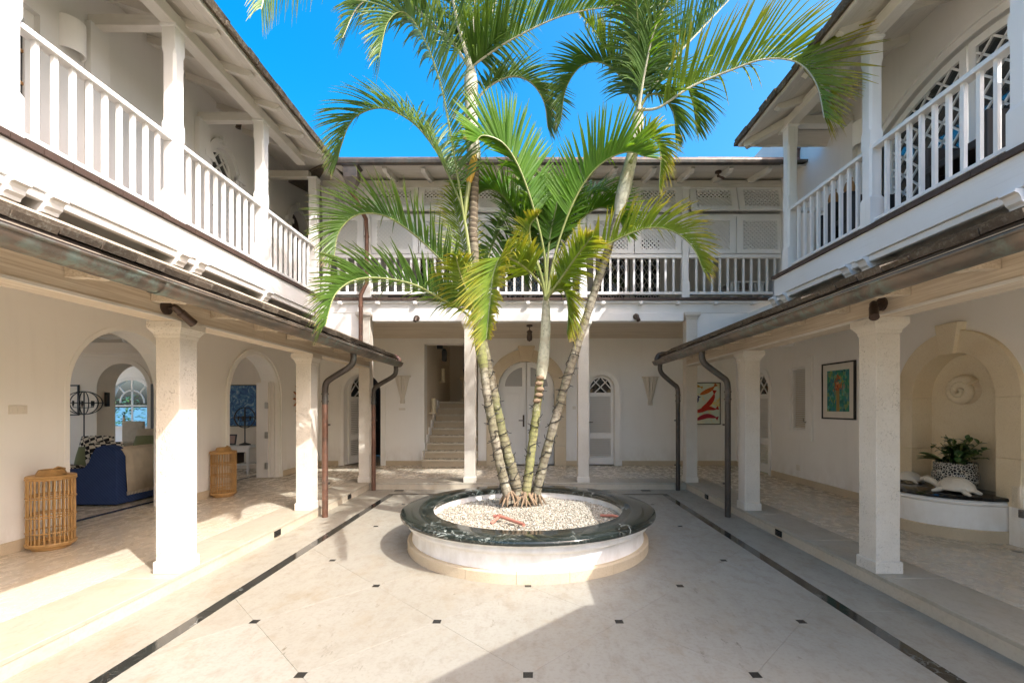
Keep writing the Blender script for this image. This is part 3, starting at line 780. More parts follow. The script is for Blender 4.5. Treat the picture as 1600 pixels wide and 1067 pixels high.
ub_ = T('upper_wall', 'shaded upper wall behind the back balcony with lattice doors', 'wall', (0, 10.2, 3.4))
UBY = 10.1; fU = lambda u, w_, d: (u, UBY + d, w_)
MB().box((-4.8, UBY+.21, 3.42), (7.5, UBY+.25, 6.3)).build('dark_backing', M['dark_wood'], ub_)  # dark sheet added in place of the dim room behind the doors
ops = [(-2.0, .55, 5.3, 0), (0.0, .55, 5.3, 0), (2.25, .75, 5.3, 0)]
MB().panel(arch_cut(-4.87, 7.5, 6.3, ops, 3.42), [], fU, 0, .2).build('plaster', M['wall'], ub_)
for (c, r, zt, _) in ops:
    for (u0, u1) in ((c-r, c-.01), (c+.01, c+r)):
        lf_ = MB().panel(rect(u0, 3.46, u1, zt), [rect(u0+.08, 3.62, u1-.08, zt-.1)], fU, .05, .10).build('door', M['white'], ub_, label='lattice glazed door leaf')
        MB().panel(rect(u0+.08, 3.62, u1-.08, zt-.1), [], fU, .08, .085).build('pane', M['glass'], lf_)
        m = MB(); aw, bh = u1-u0-.16, zt-.1-3.62; n = 8
        for sg in (1, -1):
            for i in range(-3, n):
                # diamond bars clipped to the pane
                z0 = 3.62 + bh*i/n; du = aw; dz = du*1.6
                P = [(t, z0 + dz*(t if sg > 0 else 1-t)) for t in [q/30 for q in range(31)]]
                P = [(u0+.08+t*aw, z) for t, z in P if 3.62 <= z <= zt-.1]
                if len(P) > 2: m.beam(fU(P[0][0], P[0][1], .07), fU(P[-1][0], P[-1][1], .07), .016, .014, up=(0,1,0))
        m.build('lattice_bar', M['white'], lf_)

# room behind the left arches, sunroom, stair well, upper ends
rm = T('living_room', 'dim living room shell with an inner arch, seen through the loggia arches', 'room', (-8, 6, FZ))
RY = 10.2; fI = lambda u, w_, d: (u, RY + d, w_)
IA = (-9.03, .56, 1.90)
MB().panel(arch_cut(-11.3, -5.17, 2.95, [IA]), [], fI, 0, .45).build('plaster', M['room'], rm)
arch_mould(fI, IA[0], IA[1], IA[2], FZ, .10, rm, M['room'], .012, bead=False)
m = MB(); m.box((-11.3, RY-.05, 2.60), (-5.17, RY, 2.66)); m.box((-11.3, RY-.09, 2.66), (-5.17, RY, 2.71)); m.build('cornice', M['room'], rm)
fW = lambda u, w_, d: (-11.3 - d, u, w_)
MB().panel(rect(2.2, FZ, 10.2, 2.95), [rect(2.6, .2, 5.4, 2.8), rect(5.8, .2, 9.8, 2.8)], fW, 0, .25).build('wall', M['room'], rm)  # unseen openings added to let skylight into the room
MB().box((-11.3, 1.95, FZ), (-5.17, 2.2, 2.95)).build('wall', M['room'], rm)
for i in range(26): MB().box((-11.3, 2.2+i*.31, 2.92), (-5.17, 2.2+i*.31+.305, 2.95)).build('ceiling_board', M['wash_x'], rm)
gt_ = MB().box((-17.4, -6, -.3), (-11.6, 10.6, -.06)).build('bounce_terrace', M['floor']); gt_["kind"] = 'structure'  # pale paving added out of view to bounce sunlight indoors
gw = T('bounce_wall', 'added unseen white wall bouncing sun into the living room past the terrace', 'wall', (-17.5, 2, -.06)); MB().box((-17.65, -6, -.06), (-17.4, 11.0, 3.0)).build('plaster', M['wall_white'], gw); MB().box((-17.7, -6, 3.001), (-17.35, 11.0, 3.08)).build('coping', M['coral'], gw)  # unseen wall added as a sunlit reflector for the living room
sr = T('sunroom', 'bright garden room with an arched window, beyond the living room arch', 'room', (-11, 12, FZ))
fS = lambda u, w_, d: (u, 13.3 + d, w_)
wa = arch(-11.5, .72, 1.62, .93, 18)
MB().panel(rect(-14, FZ, -6.5, 3.0), [wa], fS, 0, .25).build('plaster', M['wall_white'], sr)
MB().panel(rect(10.65, FZ, 13.3, 3.0), [rect(11.0, .8, 13.0, 2.6)], lambda u, w_, d: (-14 - d, u, w_), 0, .2).build('wall', M['wall_white'], sr)  # wide side opening added so the sunroom looks lit
MB().box((-14, 10.65, 3.0), (-6.5, 13.5, 3.1)).build('ceiling', M['wall_white'], sr)
MB().box((-6.5, 10.65, FZ), (-6.3, 13.5, 3.0)).build('wall', M['wall_white'], sr)
wn = MB().band(arch(-11.5, .64, 1.62, .93, 18), arch(-11.5, .74, 1.62, .93, 18), fS, -.03, .06).build('window', M['white'], sr)
m = MB(); m.box(fS(-11.52, .93, .0), fS(-11.48, 2.26, .03)); m.box(fS(-12.15, 1.5, .0), fS(-10.85, 1.54, .03)); m.band(arch(-11.5, .33, 1.62, 1.60, 14), arch(-11.5, .36, 1.62, 1.60, 14), fS, 0, .03)
for q in (50, 130): m.beam(fS(-11.5+.35*cos(radians(q)), 1.62+.35*sin(radians(q)), .015), fS(-11.5+.66*cos(radians(q)), 1.62+.66*sin(radians(q)), .015), .03, .03)
m.build('glazing_bar', M['white'], wn)
MB().box((-12.3, 13.2, .87), (-10.7, 13.45, .93)).build('window_sill', M['white'], sr)
dlf = MB(); dlf.box((-8.50, 10.62, FZ), (-8.46, 11.1, 2.15)); dlf = dlf.build('door', M['white'], sr)

sw = T('stair_well', 'stairwell walls either side of the stone steps', 'room', (-1.8, 12, FZ))
MB().box((-2.60, 11.04, FZ), (-2.43, 15.0, 5.4)).build('wall', M['room'], sw)
MB().box((-.95, 11.04, FZ), (-.78, 15.0, 5.4)).build('wall', M['room'], sw)
MB().box((-2.60, 11.04, 4.3), (-.78, 14.4, 4.4)).build('ceiling', M['room'], sw)
MB().box((-2.60, 14.2, FZ), (-.78, 14.4, 5.4)).build('wall', M['room'], sw)
m = MB()
for i in range(8):
    z = FZ + .168*(i+1); y = 10.42+.25*i
    m.box((-2.43, y+.02, z+.001), (-2.405, y+.27, z+.20))
m.build('stepped_skirting', M['wall_white'], sw)
for i in range(9):
    z0 = FZ + .168*i; y = 10.45 + .25*i
    if i == 0: pass
    t_ = None
hl = T('inner_hall', 'dark rooms closed off behind the back wall doors', 'room', (2, 12, FZ))
MB().box((-.60, 13.4, FZ), (5.17, 13.6, 3.1)).build('wall', M['room'], hl); MB().box((-.78, 11.04, 3.1), (5.17, 13.6, 3.2)).build('ceiling', M['room'], hl); MB().box((5.0, 11.04, FZ), (5.17, 13.4, 3.1)).build('wall', M['room'], hl)
MB().box((-6.3, 13.0, FZ), (-2.6, 13.2, 3.1)).build('library_wall', M['dark_wood'], hl); MB().box((-6.3, 11.04, 3.1), (-2.6, 13.2, 3.2)).build('library_ceiling', M['room'], hl)
cb2 = T('closing_box', 'dark closet added to stop light showing through the right loggia door', 'room', (5.6, 9.6, FZ))  # unseen box added to close the light slit at the door
MB().box((5.9, 8.9, FZ), (6.0, 10.4, 3.1)).build('wall', M['room'], cb2); MB().box((5.17, 8.8, FZ), (6.0, 8.9, 3.1)).build('wall', M['room'], cb2); MB().box((5.17, 10.4, FZ), (6.0, 10.5, 3.1)).build('wall', M['room'], cb2); MB().box((5.17, 8.8, 3.1), (6.0, 10.5, 3.2)).build('ceiling', M['room'], cb2)
stt = T('staircase', 'pale stone steps rising into the back wall opening', 'staircase', (-1.8, 10.45, FZ))
for i in range(9):
    z0 = FZ + .168*i; y = 10.47 + .25*i; y1 = y+.25 if i < 8 else 14.2
    xa, xb = (-2.43, -1.17) if y < BY+.02 else (-2.43, -.95)
    st_ = MB().box((xa+.002, y+.035, z0), (xb-.002, y1+.04, z0+.118)).build('riser', M['base'], stt)
    MB().box((xa+.001, y, z0+.12), (xb-.001, y1+.033, z0+.168)).build('tread', M['floor_in'], stt, bevel=.006)
# ================================================================== COLUMNS
def column(x, y, ztop, label, group, base=True, capw=.145):
    t = T('column', label, 'column', (x, y, FZ), group)
    MB().sqloft(x, y, [(.10, FZ+.095), (.10, ztop-.13)]).build('shaft', M['coral'], t, bevel=.006)
    MB().sqloft(x, y, [(.114, FZ), (.114, FZ+.092), (.108, FZ+.10)]).build('base', M['coral'], t, bevel=.005)
    MB().sqloft(x, y, [(.104, ztop-.132), (.110, ztop-.115), (.112, ztop-.10), (.128, ztop-.075), (capw-.008, ztop-.066), (capw-.008, ztop-.058), (capw, ztop-.055), (capw, ztop)]).build('capital', M['coral'], t, bevel=.003)
    return t
ZB = {-1: 2.20, 1: 2.235}     # column tops either side
CX = 2.98
for s in (-1, 1):
    nm = 'left loggia' if s < 0 else 'right loggia'
    extra = {(-1, 0): 'square pale stone column before the sofa arch, sunlit foot', (-1, 1): 'square pale stone column dappled by palm shade beside a brown downpipe',
             (1, 0): 'square pale stone column nearest the shell fountain', (1, 1): 'square pale stone column between the dark downpipe and louvred door'}
    for i, y in enumerate((3.89, 6.18)):
        column(s*CX, y, ZB[s], extra[(s, i)], 'loggia columns')
    column(s*CX, 1.60, ZB[s], 'square pale stone column at the near end of the %s' % nm, 'loggia columns')
column(-CX, 8.43, 3.21, 'tall corner column by the louvred leaf door and shell sconce', 'tall back columns')
column(CX, 8.43, 3.21, 'tall corner column beside the red fish painting', 'tall back columns')
column(-1.06, 8.43, 3.05, 'tall pale column in front of the stone stairs', 'tall back columns')
column(1.01, 8.43, 3.05, 'tall pale column between double door and narrow louvred door', 'tall back columns')

# ================================================================== LOGGIA ROOFS
EXg = 2.38        # shingle edge
def slope_box(m, s, x0, z0, x1, z1, ya, yb, th):
    """slab lying on the slope from (x0,z0) up to (x1,z1), mirrored by s"""
    d = Vector((x1-x0, 0, z1-z0)).normalized(); n = Vector((-d.z, 0, d.x))
    A = [Vector((x0, 0, z0)), Vector((x1, 0, z1)), Vector((x1, 0, z1)) + n*th, Vector((x0, 0, z0)) + n*th]
    m.loft([[(s*p.x, ya, p.z) for p in A], [(s*p.x, yb, p.z) for p in A]]); return m
for s in (-1, 1):
    nm = 'left' if s < 0 else 'right'; dz = 0 if s < 0 else .03; zb = ZB[s]
    t = T('loggia_roof', 'low shingled loggia roof with whitewashed beam, %s side over the %s' % (nm, 'rattan lanterns' if s < 0 else 'stone fountain'), 'roof', (s*2.9, 5, zb), 'loggia roofs')
    yn = -3.0 if s < 0 else 1.97
    y = yn
    for yj in (2.35, 5.0, 8.33):
        y1 = yj; MB().box((s*2.88, y+.001, zb), (s*3.07, y1-.001, zb+.24)).build('beam', M['wash_y'], t, bevel=.006); y = y1
    MB().box((s*2.865, yn, zb+.002), (s*2.88, 8.32, zb+.022)).build('bead', M['white_old'], t)
    k = 0; y = 2.16 if s > 0 else -2.37
    while y < 8.3:
        m = MB(); prof = [(3.3, zb+.27), (2.40, zb+.125), (2.44, zb+.085), (2.52, zb+.10), (2.56, zb+.065), (2.68, zb+.09), (2.72, zb+.06), (2.88, zb+.085), (3.3, zb+.17)]
        prof = [(3.3, zb+.30), (2.40, zb+.14), (2.41, zb+.10), (2.50, zb+.105), (2.53, zb+.075), (2.62, zb+.085), (2.66, zb+.06), (2.76, zb+.075), (2.876, zb+.075), (2.876, zb+.16)]
        m.loft([[(s*x, y-.03, z+.028) for x, z in prof], [(s*x, y+.03, z+.028) for x, z in prof]]); m.build('rafter', M['wash_y'], t); y += .655
    m = slope_box(MB(), s, EXg+.02, 2.335+dz, 4.1, 2.98+dz, yn, 8.33, .02); m.build('sheathing', M['wash_y'], t)
    m = slope_box(MB(), s, EXg+.30, 2.50+dz, 4.1, 3.06+dz, yn, 8.33, .03)
    for c_ in range(1, 8): slope_box(m, s, EXg+.22*c_, 2.405+dz+.083*c_, EXg+.22*c_+.30, 2.405+dz+.083*c_+.098, yn, 8.33, .03)
    m.build('shingle_courses', M['shingle'], t, kind='stuff')
    # eave course of separate shingles
    shs = []
    for v in range(4):
        m = MB(); th = .035 + .012*v/3; wd = .215
        d = Vector((.35, 0, .13)).normalized(); q = Vector((-d.z, 0, d.x)); j = random.uniform(-.008, .008)
        A = [Vector((0,0,0)), d*.36, d*.36+q*th*.6, q*th + d*j]
        m.loft([[(s*p.x, -wd/2, p.z) for p in A], [(s*p.x, wd/2, p.z) for p in A]]); shs.append(m.mesh('shingle', M['shingle']))
    y = yn + .11; i = 0
    while y < 8.33:
        link('shingle', shs[(i*7) % 4], t, Vector((s*(EXg+random.uniform(-.008, .008)), y, 2.372+dz+random.uniform(-.004, .006))) - t.location); y += .222; i += 1
    MB().box((s*(EXg+.015), yn, 2.30+dz), (s*(EXg+.035), 8.33, 2.372+dz)).build('fascia', M['dark_wood'], t)
    # rear panel between the roof and the balcony, and the loggia ceiling
    MB().box((s*4.0, yn, 2.85), (s*4.1, 8.33, 3.19)).build('back_panel', M['wall'], t)
    for i in range(9): MB().box((s*(3.07+i*.2), yn, 2.70), (s*(3.07+i*.2+.197), 8.33, 2.72)).build('ceiling_board', M['wash_y'], t)
    # end board
    P = [(2.44, 2.34+dz), (3.06, 2.36+dz), (3.06, 2.60+dz)]
    MB().loft([[(s*x, 8.335, z) for x, z in P], [(s*x, 8.36, z) for x, z in P]]).build('end_board', M['dark_wood'], t)
    # gutter
    gt = T('gutter', 'half round patinated copper gutter along the %s loggia eave' % nm, 'gutter', (s*2.35, 5, 2.25), 'loggia gutters')
    zc = 2.288 + dz; r = .075; gx = 2.355
    segs = [yn, -.6, 1.2, 2.9, 4.55, 6.2, 7.3, 8.36] if s < 0 else [yn, 3.05, 3.95, 4.85, 6.25, 7.4, 8.40]
    for a, b in zip(segs[:-1], segs[1:]):
        m = MB(); prof = [(gx + r*cos(pi+pi*i/12), zc + r*sin(pi+pi*i/12)) for i in range(13)]
        inn = [(gx + (r-.006)*cos(pi+pi*i/12), zc + (r-.006)*sin(pi+pi*i/12)) for i in range(12, -1, -1)]
        L = prof + inn; m.loft([[(s*x, a+.002, z) for x, z in L], [(s*x, b-.002, z) for x, z in L]])
        m.tube([(s*(gx-r), a+.002, zc), (s*(gx-r), b-.002, zc)], .011, 8)
        m.build('trough', M['gutter'], gt, smooth=True, angle=50)
        if b < 8.3:
            m = MB(); m.loft([[(s*(gx+(r+.005)*cos(pi+pi*i/12)), y_, zc+(r+.005)*sin(pi+pi*i/12)) for i in range(13)] for y_ in (b-.02, b+.02)], False, True, False); m.build('joint_band', M['gutter'], gt)
    m = MB(); m.loft([[(s*(gx+r*cos(pi+pi*i/12)), y_, zc+r*sin(pi+pi*i/12)) for i in range(13)] for y_ in (segs[-1]-.004, segs[-1])]); m.build('end_cap', M['gutter_dark'], gt)

# the right loggia roof turns 45 degrees at its near end (outside the frame, it shades the near paving)
t = T('corner_roof', 'shingled roof of the near corner turning across the courtyard', 'roof', (2, .6, 2.3))
z0 = 2.30
P = [(2.27, 1.97), (.92, .62), (4.9, .62), (4.9, 1.97)]
MB().loft([[(x, y, z0) for x, y in P], [(x, y, z0+.12) for x, y in P]]).build('shingle_slab', M['shingle'], t)
Q_ = [(2.30, 2.31), (4.95, 2.31), (4.95, 3.36), (2.42, 2.44)]
MB().loft([[(x, 1.90, z) for x, z in Q_], [(x, 1.968, z) for x, z in Q_]]).build('sun_block_board', M['white'], t)  # unseen board added to stop sun leaking past the roof end

# ================================================================== SIDE BALCONIES
BF = 3.44
def post(x, y, z0, z1, parent, mat=None, hw=.07):
    mat = mat or M['white']; m = MB(); c_ = .022
    def ring(h, ch, z): return [(x-h+ch,y-h,z),(x+h-ch,y-h,z),(x+h,y-h+ch,z),(x+h,y+h-ch,z),(x+h-ch,y+h,z),(x-h+ch,y+h,z),(x-h,y+h-ch,z),(x-h,y-h+ch,z)]
    e = .002; zr = z0 + .98
    m.loft([ring(hw+.006, e, z0), ring(hw+.006, e, z0+.32), ring(hw, c_, z0+.35), ring(hw, c_, zr-.12), ring(hw, e, zr-.07), ring(hw, e, zr+.06), ring(hw, c_, zr+.10), ring(hw, c_, z1-.30), ring(hw, e, z1-.25), ring(hw, e, z1-.03), ring(hw+.015, e, z1-.02), ring(hw+.015, e, z1)])
    return m.build('post', mat, parent)
bal_me = {}
def baluster(parent, x, y, z0, z1, key, wd=.034):
    if key not in bal_me: bal_me[key] = MB().box((-wd/2, -wd/2, 0), (wd/2, wd/2, z1-z0)).mesh('baluster', M['white'])
    link('baluster', bal_me[key], parent, Vector((x, y, z0)) - parent.location)
def side_balcony(s, posts, y0, y1, label):
    PX = 3.76
    t = T('balcony', label, 'balcony', (s*PX, (y0+y1)/2, BF))
    MB().box((s*3.70, y0, 3.19), (s*4.87, y1, 3.40)).build('floor_deck', M['soffit_x'], t)
    MB().box((s*3.66, y0-.03, 3.13), (s*3.70, y1+.03, 3.385)).build('fascia', M['white_y'], t, bevel=.004)
    MB().box((s*3.685, y0, 3.06), (s*3.745, y1, 3.129)).build('lower_moulding', M['white_y'], t, bevel=.012)
    MB().box((s*3.80, y0, 3.13), (s*3.88, y1, 3.189)).build('dark_strip', M['dark_wood'], t)  # dark brown strip under the deck, behind the fascia
    y = y0; me = MB().box((0, .002, 0), (s*.16, .218, .045)).mesh('edge_tile', M['edge_tile'])
    n = int((y1 - y0 + .08) / .22)
    for i in range(n): link('edge_tile', me, t, Vector((s*3.632, y0-.04+i*(y1-y0+.08)/n, 3.388)) - t.location)
    MB().box((s*3.80, y0, 3.401), (s*4.87, y1, 3.436)).build('floor_tiles', M['edge_tile'], t)
    def bracket(yc):
        m = MB(); prof = [(4.0, 3.12), (3.70, 3.12), (3.615, 3.12), (3.61, 3.095), (3.64, 3.085), (3.655, 3.06), (3.665, 3.03), (3.69, 3.01), (3.70, 2.985), (4.0, 2.985)]
        m.loft([[(s*x, yc-.06, z) for x, z in prof], [(s*x, yc+.06, z) for x, z in prof]]); m.build('bracket', M['white_y'], t)
    for yc in posts: bracket(yc)
    for yc in posts[-4:-2] if s < 0 else posts[1:3]: bracket(yc + .27)
    for i, yc in enumerate(posts): post(s*PX, yc, BF-.01, 5.50, t)
    ends = [y0] + posts + [y1]
    for a, b in zip(posts[:-1], posts[1:]):
        a_, b_ = a+.07, b-.07
        prof = [(-.045,0),(.045,0),(.045,.03),(.028,.055),(-.028,.055),(-.045,.03)]
        MB().loft([[(s*PX+x, a_, 4.28+z) for x, z in prof], [(s*PX+x, b_, 4.28+z) for x, z in prof]]).build('handrail', M['white_y'], t)
        prof = [(-.035,0),(.035,0),(.035,.035),(.0,.055),(-.035,.035)]
        MB().loft([[(s*PX+x, a_, 3.49+z) for x, z in prof], [(s*PX+x, b_, 3.49+z) for x, z in prof]]).build('bottom_rail', M['white_y'], t, bevel=.004)
        n = max(2, round((b_-a_)/.146)); 
        for i in range(1, n): baluster(t, s*PX, a_+(b_-a_)*i/n, 3.53, 4.285, 'side')
    return t
bl = side_balcony(-1, [-1.46, .12, 1.70, 3.28, 4.86, 6.46, 8.05], -3.0, 8.32, 'sunlit white balcony with square balusters on the left wing')
br = side_balcony(1, [3.46, 5.01, 6.57], 3.36, 6.81, 'shaded white balcony with square balusters on the right wing')
def end_rail(s, y, t, xa=3.83, xb=4.80):
    PX = 3.76
    MB().box((s*xa, y-.04, 4.28), (s*xb, y+.04, 4.335)).build('handrail', M['white_x'], t, bevel=.01)
    MB().box((s*xa, y-.035, 3.49), (s*xb, y+.035, 3.54)).build('bottom_rail', M['white_x'], t, bevel=.004)
    for i in range(1, 7): baluster(t, s*(xa+(xb-xa)*i/7), y, 3.53, 4.285, 'side')
end_rail(1, 6.57, br); end_rail(1, 3.46, br)
MB().box((3.66, 6.81, 3.13), (4.87, 6.85, 3.385)).build('fascia', M['white_x'], br)

# ================================================================== BACK BALCONY
bb = T('balcony', 'back balcony with lattice shutters above white balusters', 'balcony', (0, 8.4, BF))
YB = 8.42
MB().box((-3.7, 8.44, 3.14), (4.87, 10.1, 3.40)).build('floor_deck', M['soffit_y'], bb)
MB().box((-3.64, 8.35, 3.20), (4.87, 8.44, 3.41)).build('fascia', M['white_x'], bb, bevel=.004)
MB().box((-3.64, 8.30, 3.375), (4.87, 8.35, 3.415)).build('fascia_cap', M['white_x'], bb, bevel=.004)
MB().box((-2.83, 8.33, 3.052), (2.83, 8.53, 3.197)).build('lintel', M['white_x'], bb, bevel=.004)
me = MB().box((.002, 0, 0), (.218, .2, .05)).mesh('edge_tile', M['edge_tile'])
for i in range(38): link('edge_tile', me, bb, Vector((-3.62+i*.2225, 8.27, 3.417)) - bb.location)
MB().box((-3.7, 8.47, 3.401), (4.87, 10.1, 3.437)).build('floor_tiles', M['edge_tile'], bb)
for i in range(12):
    x = -3.4 + i*.68
    MB().box((x-.035, 8.255, 3.345), (x+.035, 8.35, 3.40)).build('corbel', M['white_x'], bb, bevel=.008)
bpx = [-3.70, -2.94, -1.06, 1.01, 2.88, 4.74]
for x in bpx: post(x, YB, BF, 5.50, bb, hw=.062)
lat_cache = {}
def lattice(w_, h_, step=.052, bw_=.022):
    m = MB(); 
    for sg in (1, -1):
        k = -h_
        while k < w_ + h_:
            if sg > 0: u0, z0, u1, z1 = k, 0, k+h_, h_
            else: u0, z0, u1, z1 = k, h_, k+h_, 0
            if u1 > 0 and u0 < w_:
                ta = max(0, -u0/h_); tb = min(1, (w_-u0)/h_)
                if tb > ta + .02:
                    A = (u0+h_*ta, z0+(z1-z0)*ta); B = (u0+h_*tb, z0+(z1-z0)*tb)
                    m.beam((A[0], .004*sg, A[1]), (B[0], .004*sg, B[1]), bw_, .007, up=(0,1,0))
            k += step * 1.414
    return m
def shutter(u0, u1, z0, z1, tilt, lab):
    w_, h_ = u1-u0, z1-z0; fr = .11; fr_z = .075
    Rm = Matrix.Rotation(tilt, 3, 'X'); o_ = Vector((u0, YB-.02, z1))
    tf = lambda p: o_ + Rm @ (Vector(p) - Vector((0, 0, h_)))
    m = MB().panel(rect(0, 0, w_, h_), [rect(fr, fr_z, w_-fr, h_-fr_z)], lambda u, v, d: tf((u, d, v)), -.02, .02)
    f = m.build('lattice_shutter', M['white'], bb, label=lab)
    L = lattice(w_-2*fr, h_-2*fr_z); L.v = [tuple(tf((p[0]+fr, p[1], p[2]+fr_z))) for p in L.v]
    L.build('lattice', M['white'], f)
    return f
k = 0
for a, b in zip(bpx[:-1], bpx[1:]):
    a_, b_ = a+.065, b-.065; n = 1 if b-a < 1 else 2
    for i in range(n):
        u0, u1 = a_+(b_-a_)*i/n+.008, a_+(b_-a_)*(i+1)/n-.008
        shutter(u0, u1, 4.30, 4.97, 0, None)
        shutter(u0, u1, 5.03, 5.52, radians(-14 if k % 3 else -9), None); k += 1
    MB().box((a_, YB-.045, 4.215), (b_, YB+.045, 4.285)).build('handrail', M['white_x'], bb, bevel=.008)
    MB().box((a_, YB-.035, 3.545), (b_, YB+.035, 3.60)).build('bottom_rail', M['white_x'], bb, bevel=.01)
    nb = max(3, round((b_-a_)/.147))
    for i in range(1, nb): baluster(bb, a_+(b_-a_)*i/nb, YB, 3.59, 4.22, 'back', .036)
    MB().box((a_, YB-.03, 4.975), (b_, YB+.03, 5.02)).build('mid_rail', M['white_x'], bb)
for i in range(14): MB().box((-4.87, 8.55+i*.157, 3.10), (4.87, 8.55+i*.157+.154, 3.125)).build('ceiling_board', M['wash_x'], bb)

# ================================================================== MAIN ROOFS
def tri_slab(m, quad, th):
    A = [Vector(p) for p in quad]; n = (A[1]-A[0]).cross(A[2]-A[0]).normalized()
    if n.z < 0: n = -n
    m.loft([A, [p + n*th for p in A]]); return m
SL = .352
def zs(x): return 5.535 + (x - 3.27)*SL          # soffit underside height at distance x from the centre line
def main_roof(s, ya, yb, label, hip):
    t = T('main_roof', label, 'roof', (s*4.5, (ya+yb)/2, 5.5))
    # soffit boards run along the eave
    nb = 12; xs = [3.27 + i*(4.87-3.27)/nb for i in range(nb+1)]
    for i in range(nb):
        xa, xb = xs[i]+.0015, xs[i+1]-.0015
        f_ = (xs[i]+xs[i+1])/2
        cut = (f_-3.27)*.44 if hip else 0
        m = slope_box(MB(), s, xa, zs(xa), xb, zs(xb), ya+cut, yb-cut if hip else 10.05, .022); m.build('soffit_board', M['soffit_y'], t)
    # plate over the posts and rafters
    MB().box((s*3.69, ya+.2, 5.50), (s*3.83, yb-.33 if hip else yb, 5.63)).build('wall_plate', M['white_old'], t, bevel=.006)
    rm_ = MB(); prof = [(3.36, zs(3.36)-.001), (3.345, zs(3.36)-.03), (3.40, zs(3.4)-.075), (3.48, zs(3.48)-.09), (4.865, zs(4.865)-.09), (4.865, zs(4.865)-.001)]
    rm_.loft([[(s*x, -.035, z) for x, z in prof], [(s*x, .035, z) for x, z in prof]]); rme = rm_.mesh('rafter', M['white_oldx'])
    y = (4.97 - .62*12) if not hip else 3.72
    while y < yb - (.3 if hip else .1):
        if y > ya + .1: link('rafter', rme, t, Vector((0, y, 0)) - t.location)
        y += .62
    # shingles
    m = MB()
    if not hip:
        tri_slab(m, [(s*3.25, ya, zs(3.25)+.03), (s*3.25, yb, zs(3.25)+.03), (s*7.5, yb+4.25, zs(7.5)+.03), (s*7.5, ya, zs(7.5)+.03)], .04)
    else:
        zr = zs(6.9)+.03; q = .44
        a1, b1 = ya+(4.87-3.25)*q, yb-(4.87-3.25)*q
        tri_slab(m, [(s*3.25, ya, zs(3.25)+.03), (s*3.25, yb, zs(3.25)+.03), (s*4.87, b1, zs(4.87)+.03), (s*4.87, a1, zs(4.87)+.03)], .04)
        tri_slab(m, [(s*4.87, a1, zs(4.87)+.03), (s*4.87, b1, zs(4.87)+.03), (s*6.9, b1, zr), (s*6.9, a1, zr)], .04)
        tri_slab(m, [(s*3.25, yb, zs(3.25)+.03), (s*6.9, yb, zs(3.25)+.03), (s*6.9, b1, zs(4.87)+.03), (s*4.87, b1, zs(4.87)+.03)], .04)
        tri_slab(m, [(s*3.25, ya, zs(3.25)+.03), (s*4.87, a1, zs(4.87)+.03), (s*6.9, a1, zs(4.87)+.03), (s*6.9, ya, zs(3.25)+.03)], .04)
    m.build('shingle_field', M['shingle'], t, kind='stuff')
    d = Vector((1, 0, SL)).normalized(); q = Vector((-d.z, 0, d.x)); shs = []
    for v in range(4):
        m = MB(); th = .045+.006*v; A = [Vector((0,0,0)), d*.4, d*.4+q*th*.7, q*th]
        m.loft([[(s*p.x, -.093, p.z) for p in A], [(s*p.x, .093, p.z) for p in A]]); shs.append(m.mesh('shingle', M['shingle']))
    y = ya+.09; i = 0
    while y < yb:
        for lay in range(2):
            link('shingle', shs[(i*5+lay*3) % 4], t, Vector((s*(3.215+.03*lay+random.uniform(-.012,.012)), y + .09*lay, zs(3.215)+.028+.05*lay+random.uniform(-.004,.008))) - t.location)
        y += .192; i += 1
    MB().box((s*3.262, ya, zs(3.27)-.012), (s*3.285, yb, zs(3.27)+.045)).build('eave_board', M['white_old'], t)
    # ties from the posts to the wall
    return t
rl = main_roof(-1, -3, 7.6, 'brown shingled roof with pale rafters over the left balcony', False)
rr = main_roof(1, 3.05, 7.1, 'brown shingled hipped roof with pale soffit over the right balcony', True)
for y in (3.28, 4.86, 6.46, 8.05):
    MB().box((-3.83, y-.05, 5.50), (-4.86, y+.05, 5.62)).build('tie_beam', M['white_oldx'], rl, bevel=.006)
for y in (3.46, 6.55):
    MB().box((3.83, y-.06, 5.50), (4.86, y+.06, 5.62)).build('tie_beam', M['white_oldx'], rr, bevel=.006)
for (ye, sg) in ((7.1, -1), (3.05, 1)):   # hip end soffits
    for i in range(4):
        f0, f1 = i/4+.004, (i+1)/4-.004
        y0_, y1_ = ye + sg*.70*f0, ye + sg*.70*f1
        xa0, xa1 = 3.27+1.6*f0, 3.27+1.6*f1; z0_, z1_ = zs(3.27)+.563*f0, zs(3.27)+.563*f1
        tri_slab(MB(), [(xa0, y0_, z0_), (5.2, y0_, z0_), (5.2, y1_, z1_), (xa1, y1_, z1_)], .02).build('soffit_board', M['soffit_x'], rr)
    MB().box((3.26, ye-.012, zs(3.27)-.012), (5.2, ye+.012, zs(3.27)+.045)).build('eave_board', M['white_oldx'], rr)
    m = MB()
    for i in range(10): m.obox((3.32+i*.195, ye-sg*.03, zs(3.27)+.065), (.186, .12, .05+.012*(i % 3)))
    m.build('shingle_edge', M['shingle'], rr, kind='stuff')
MB().beam((3.80, 6.55, 5.60), (4.87, 6.40, 6.03), .09, .1).build('hip_rafter', M['white_oldx'], rr)
MB().beam((3.33, 7.03, 5.50), (3.80, 6.55, 5.62), .09, .1).build('hip_rafter', M['white_oldx'], rr)

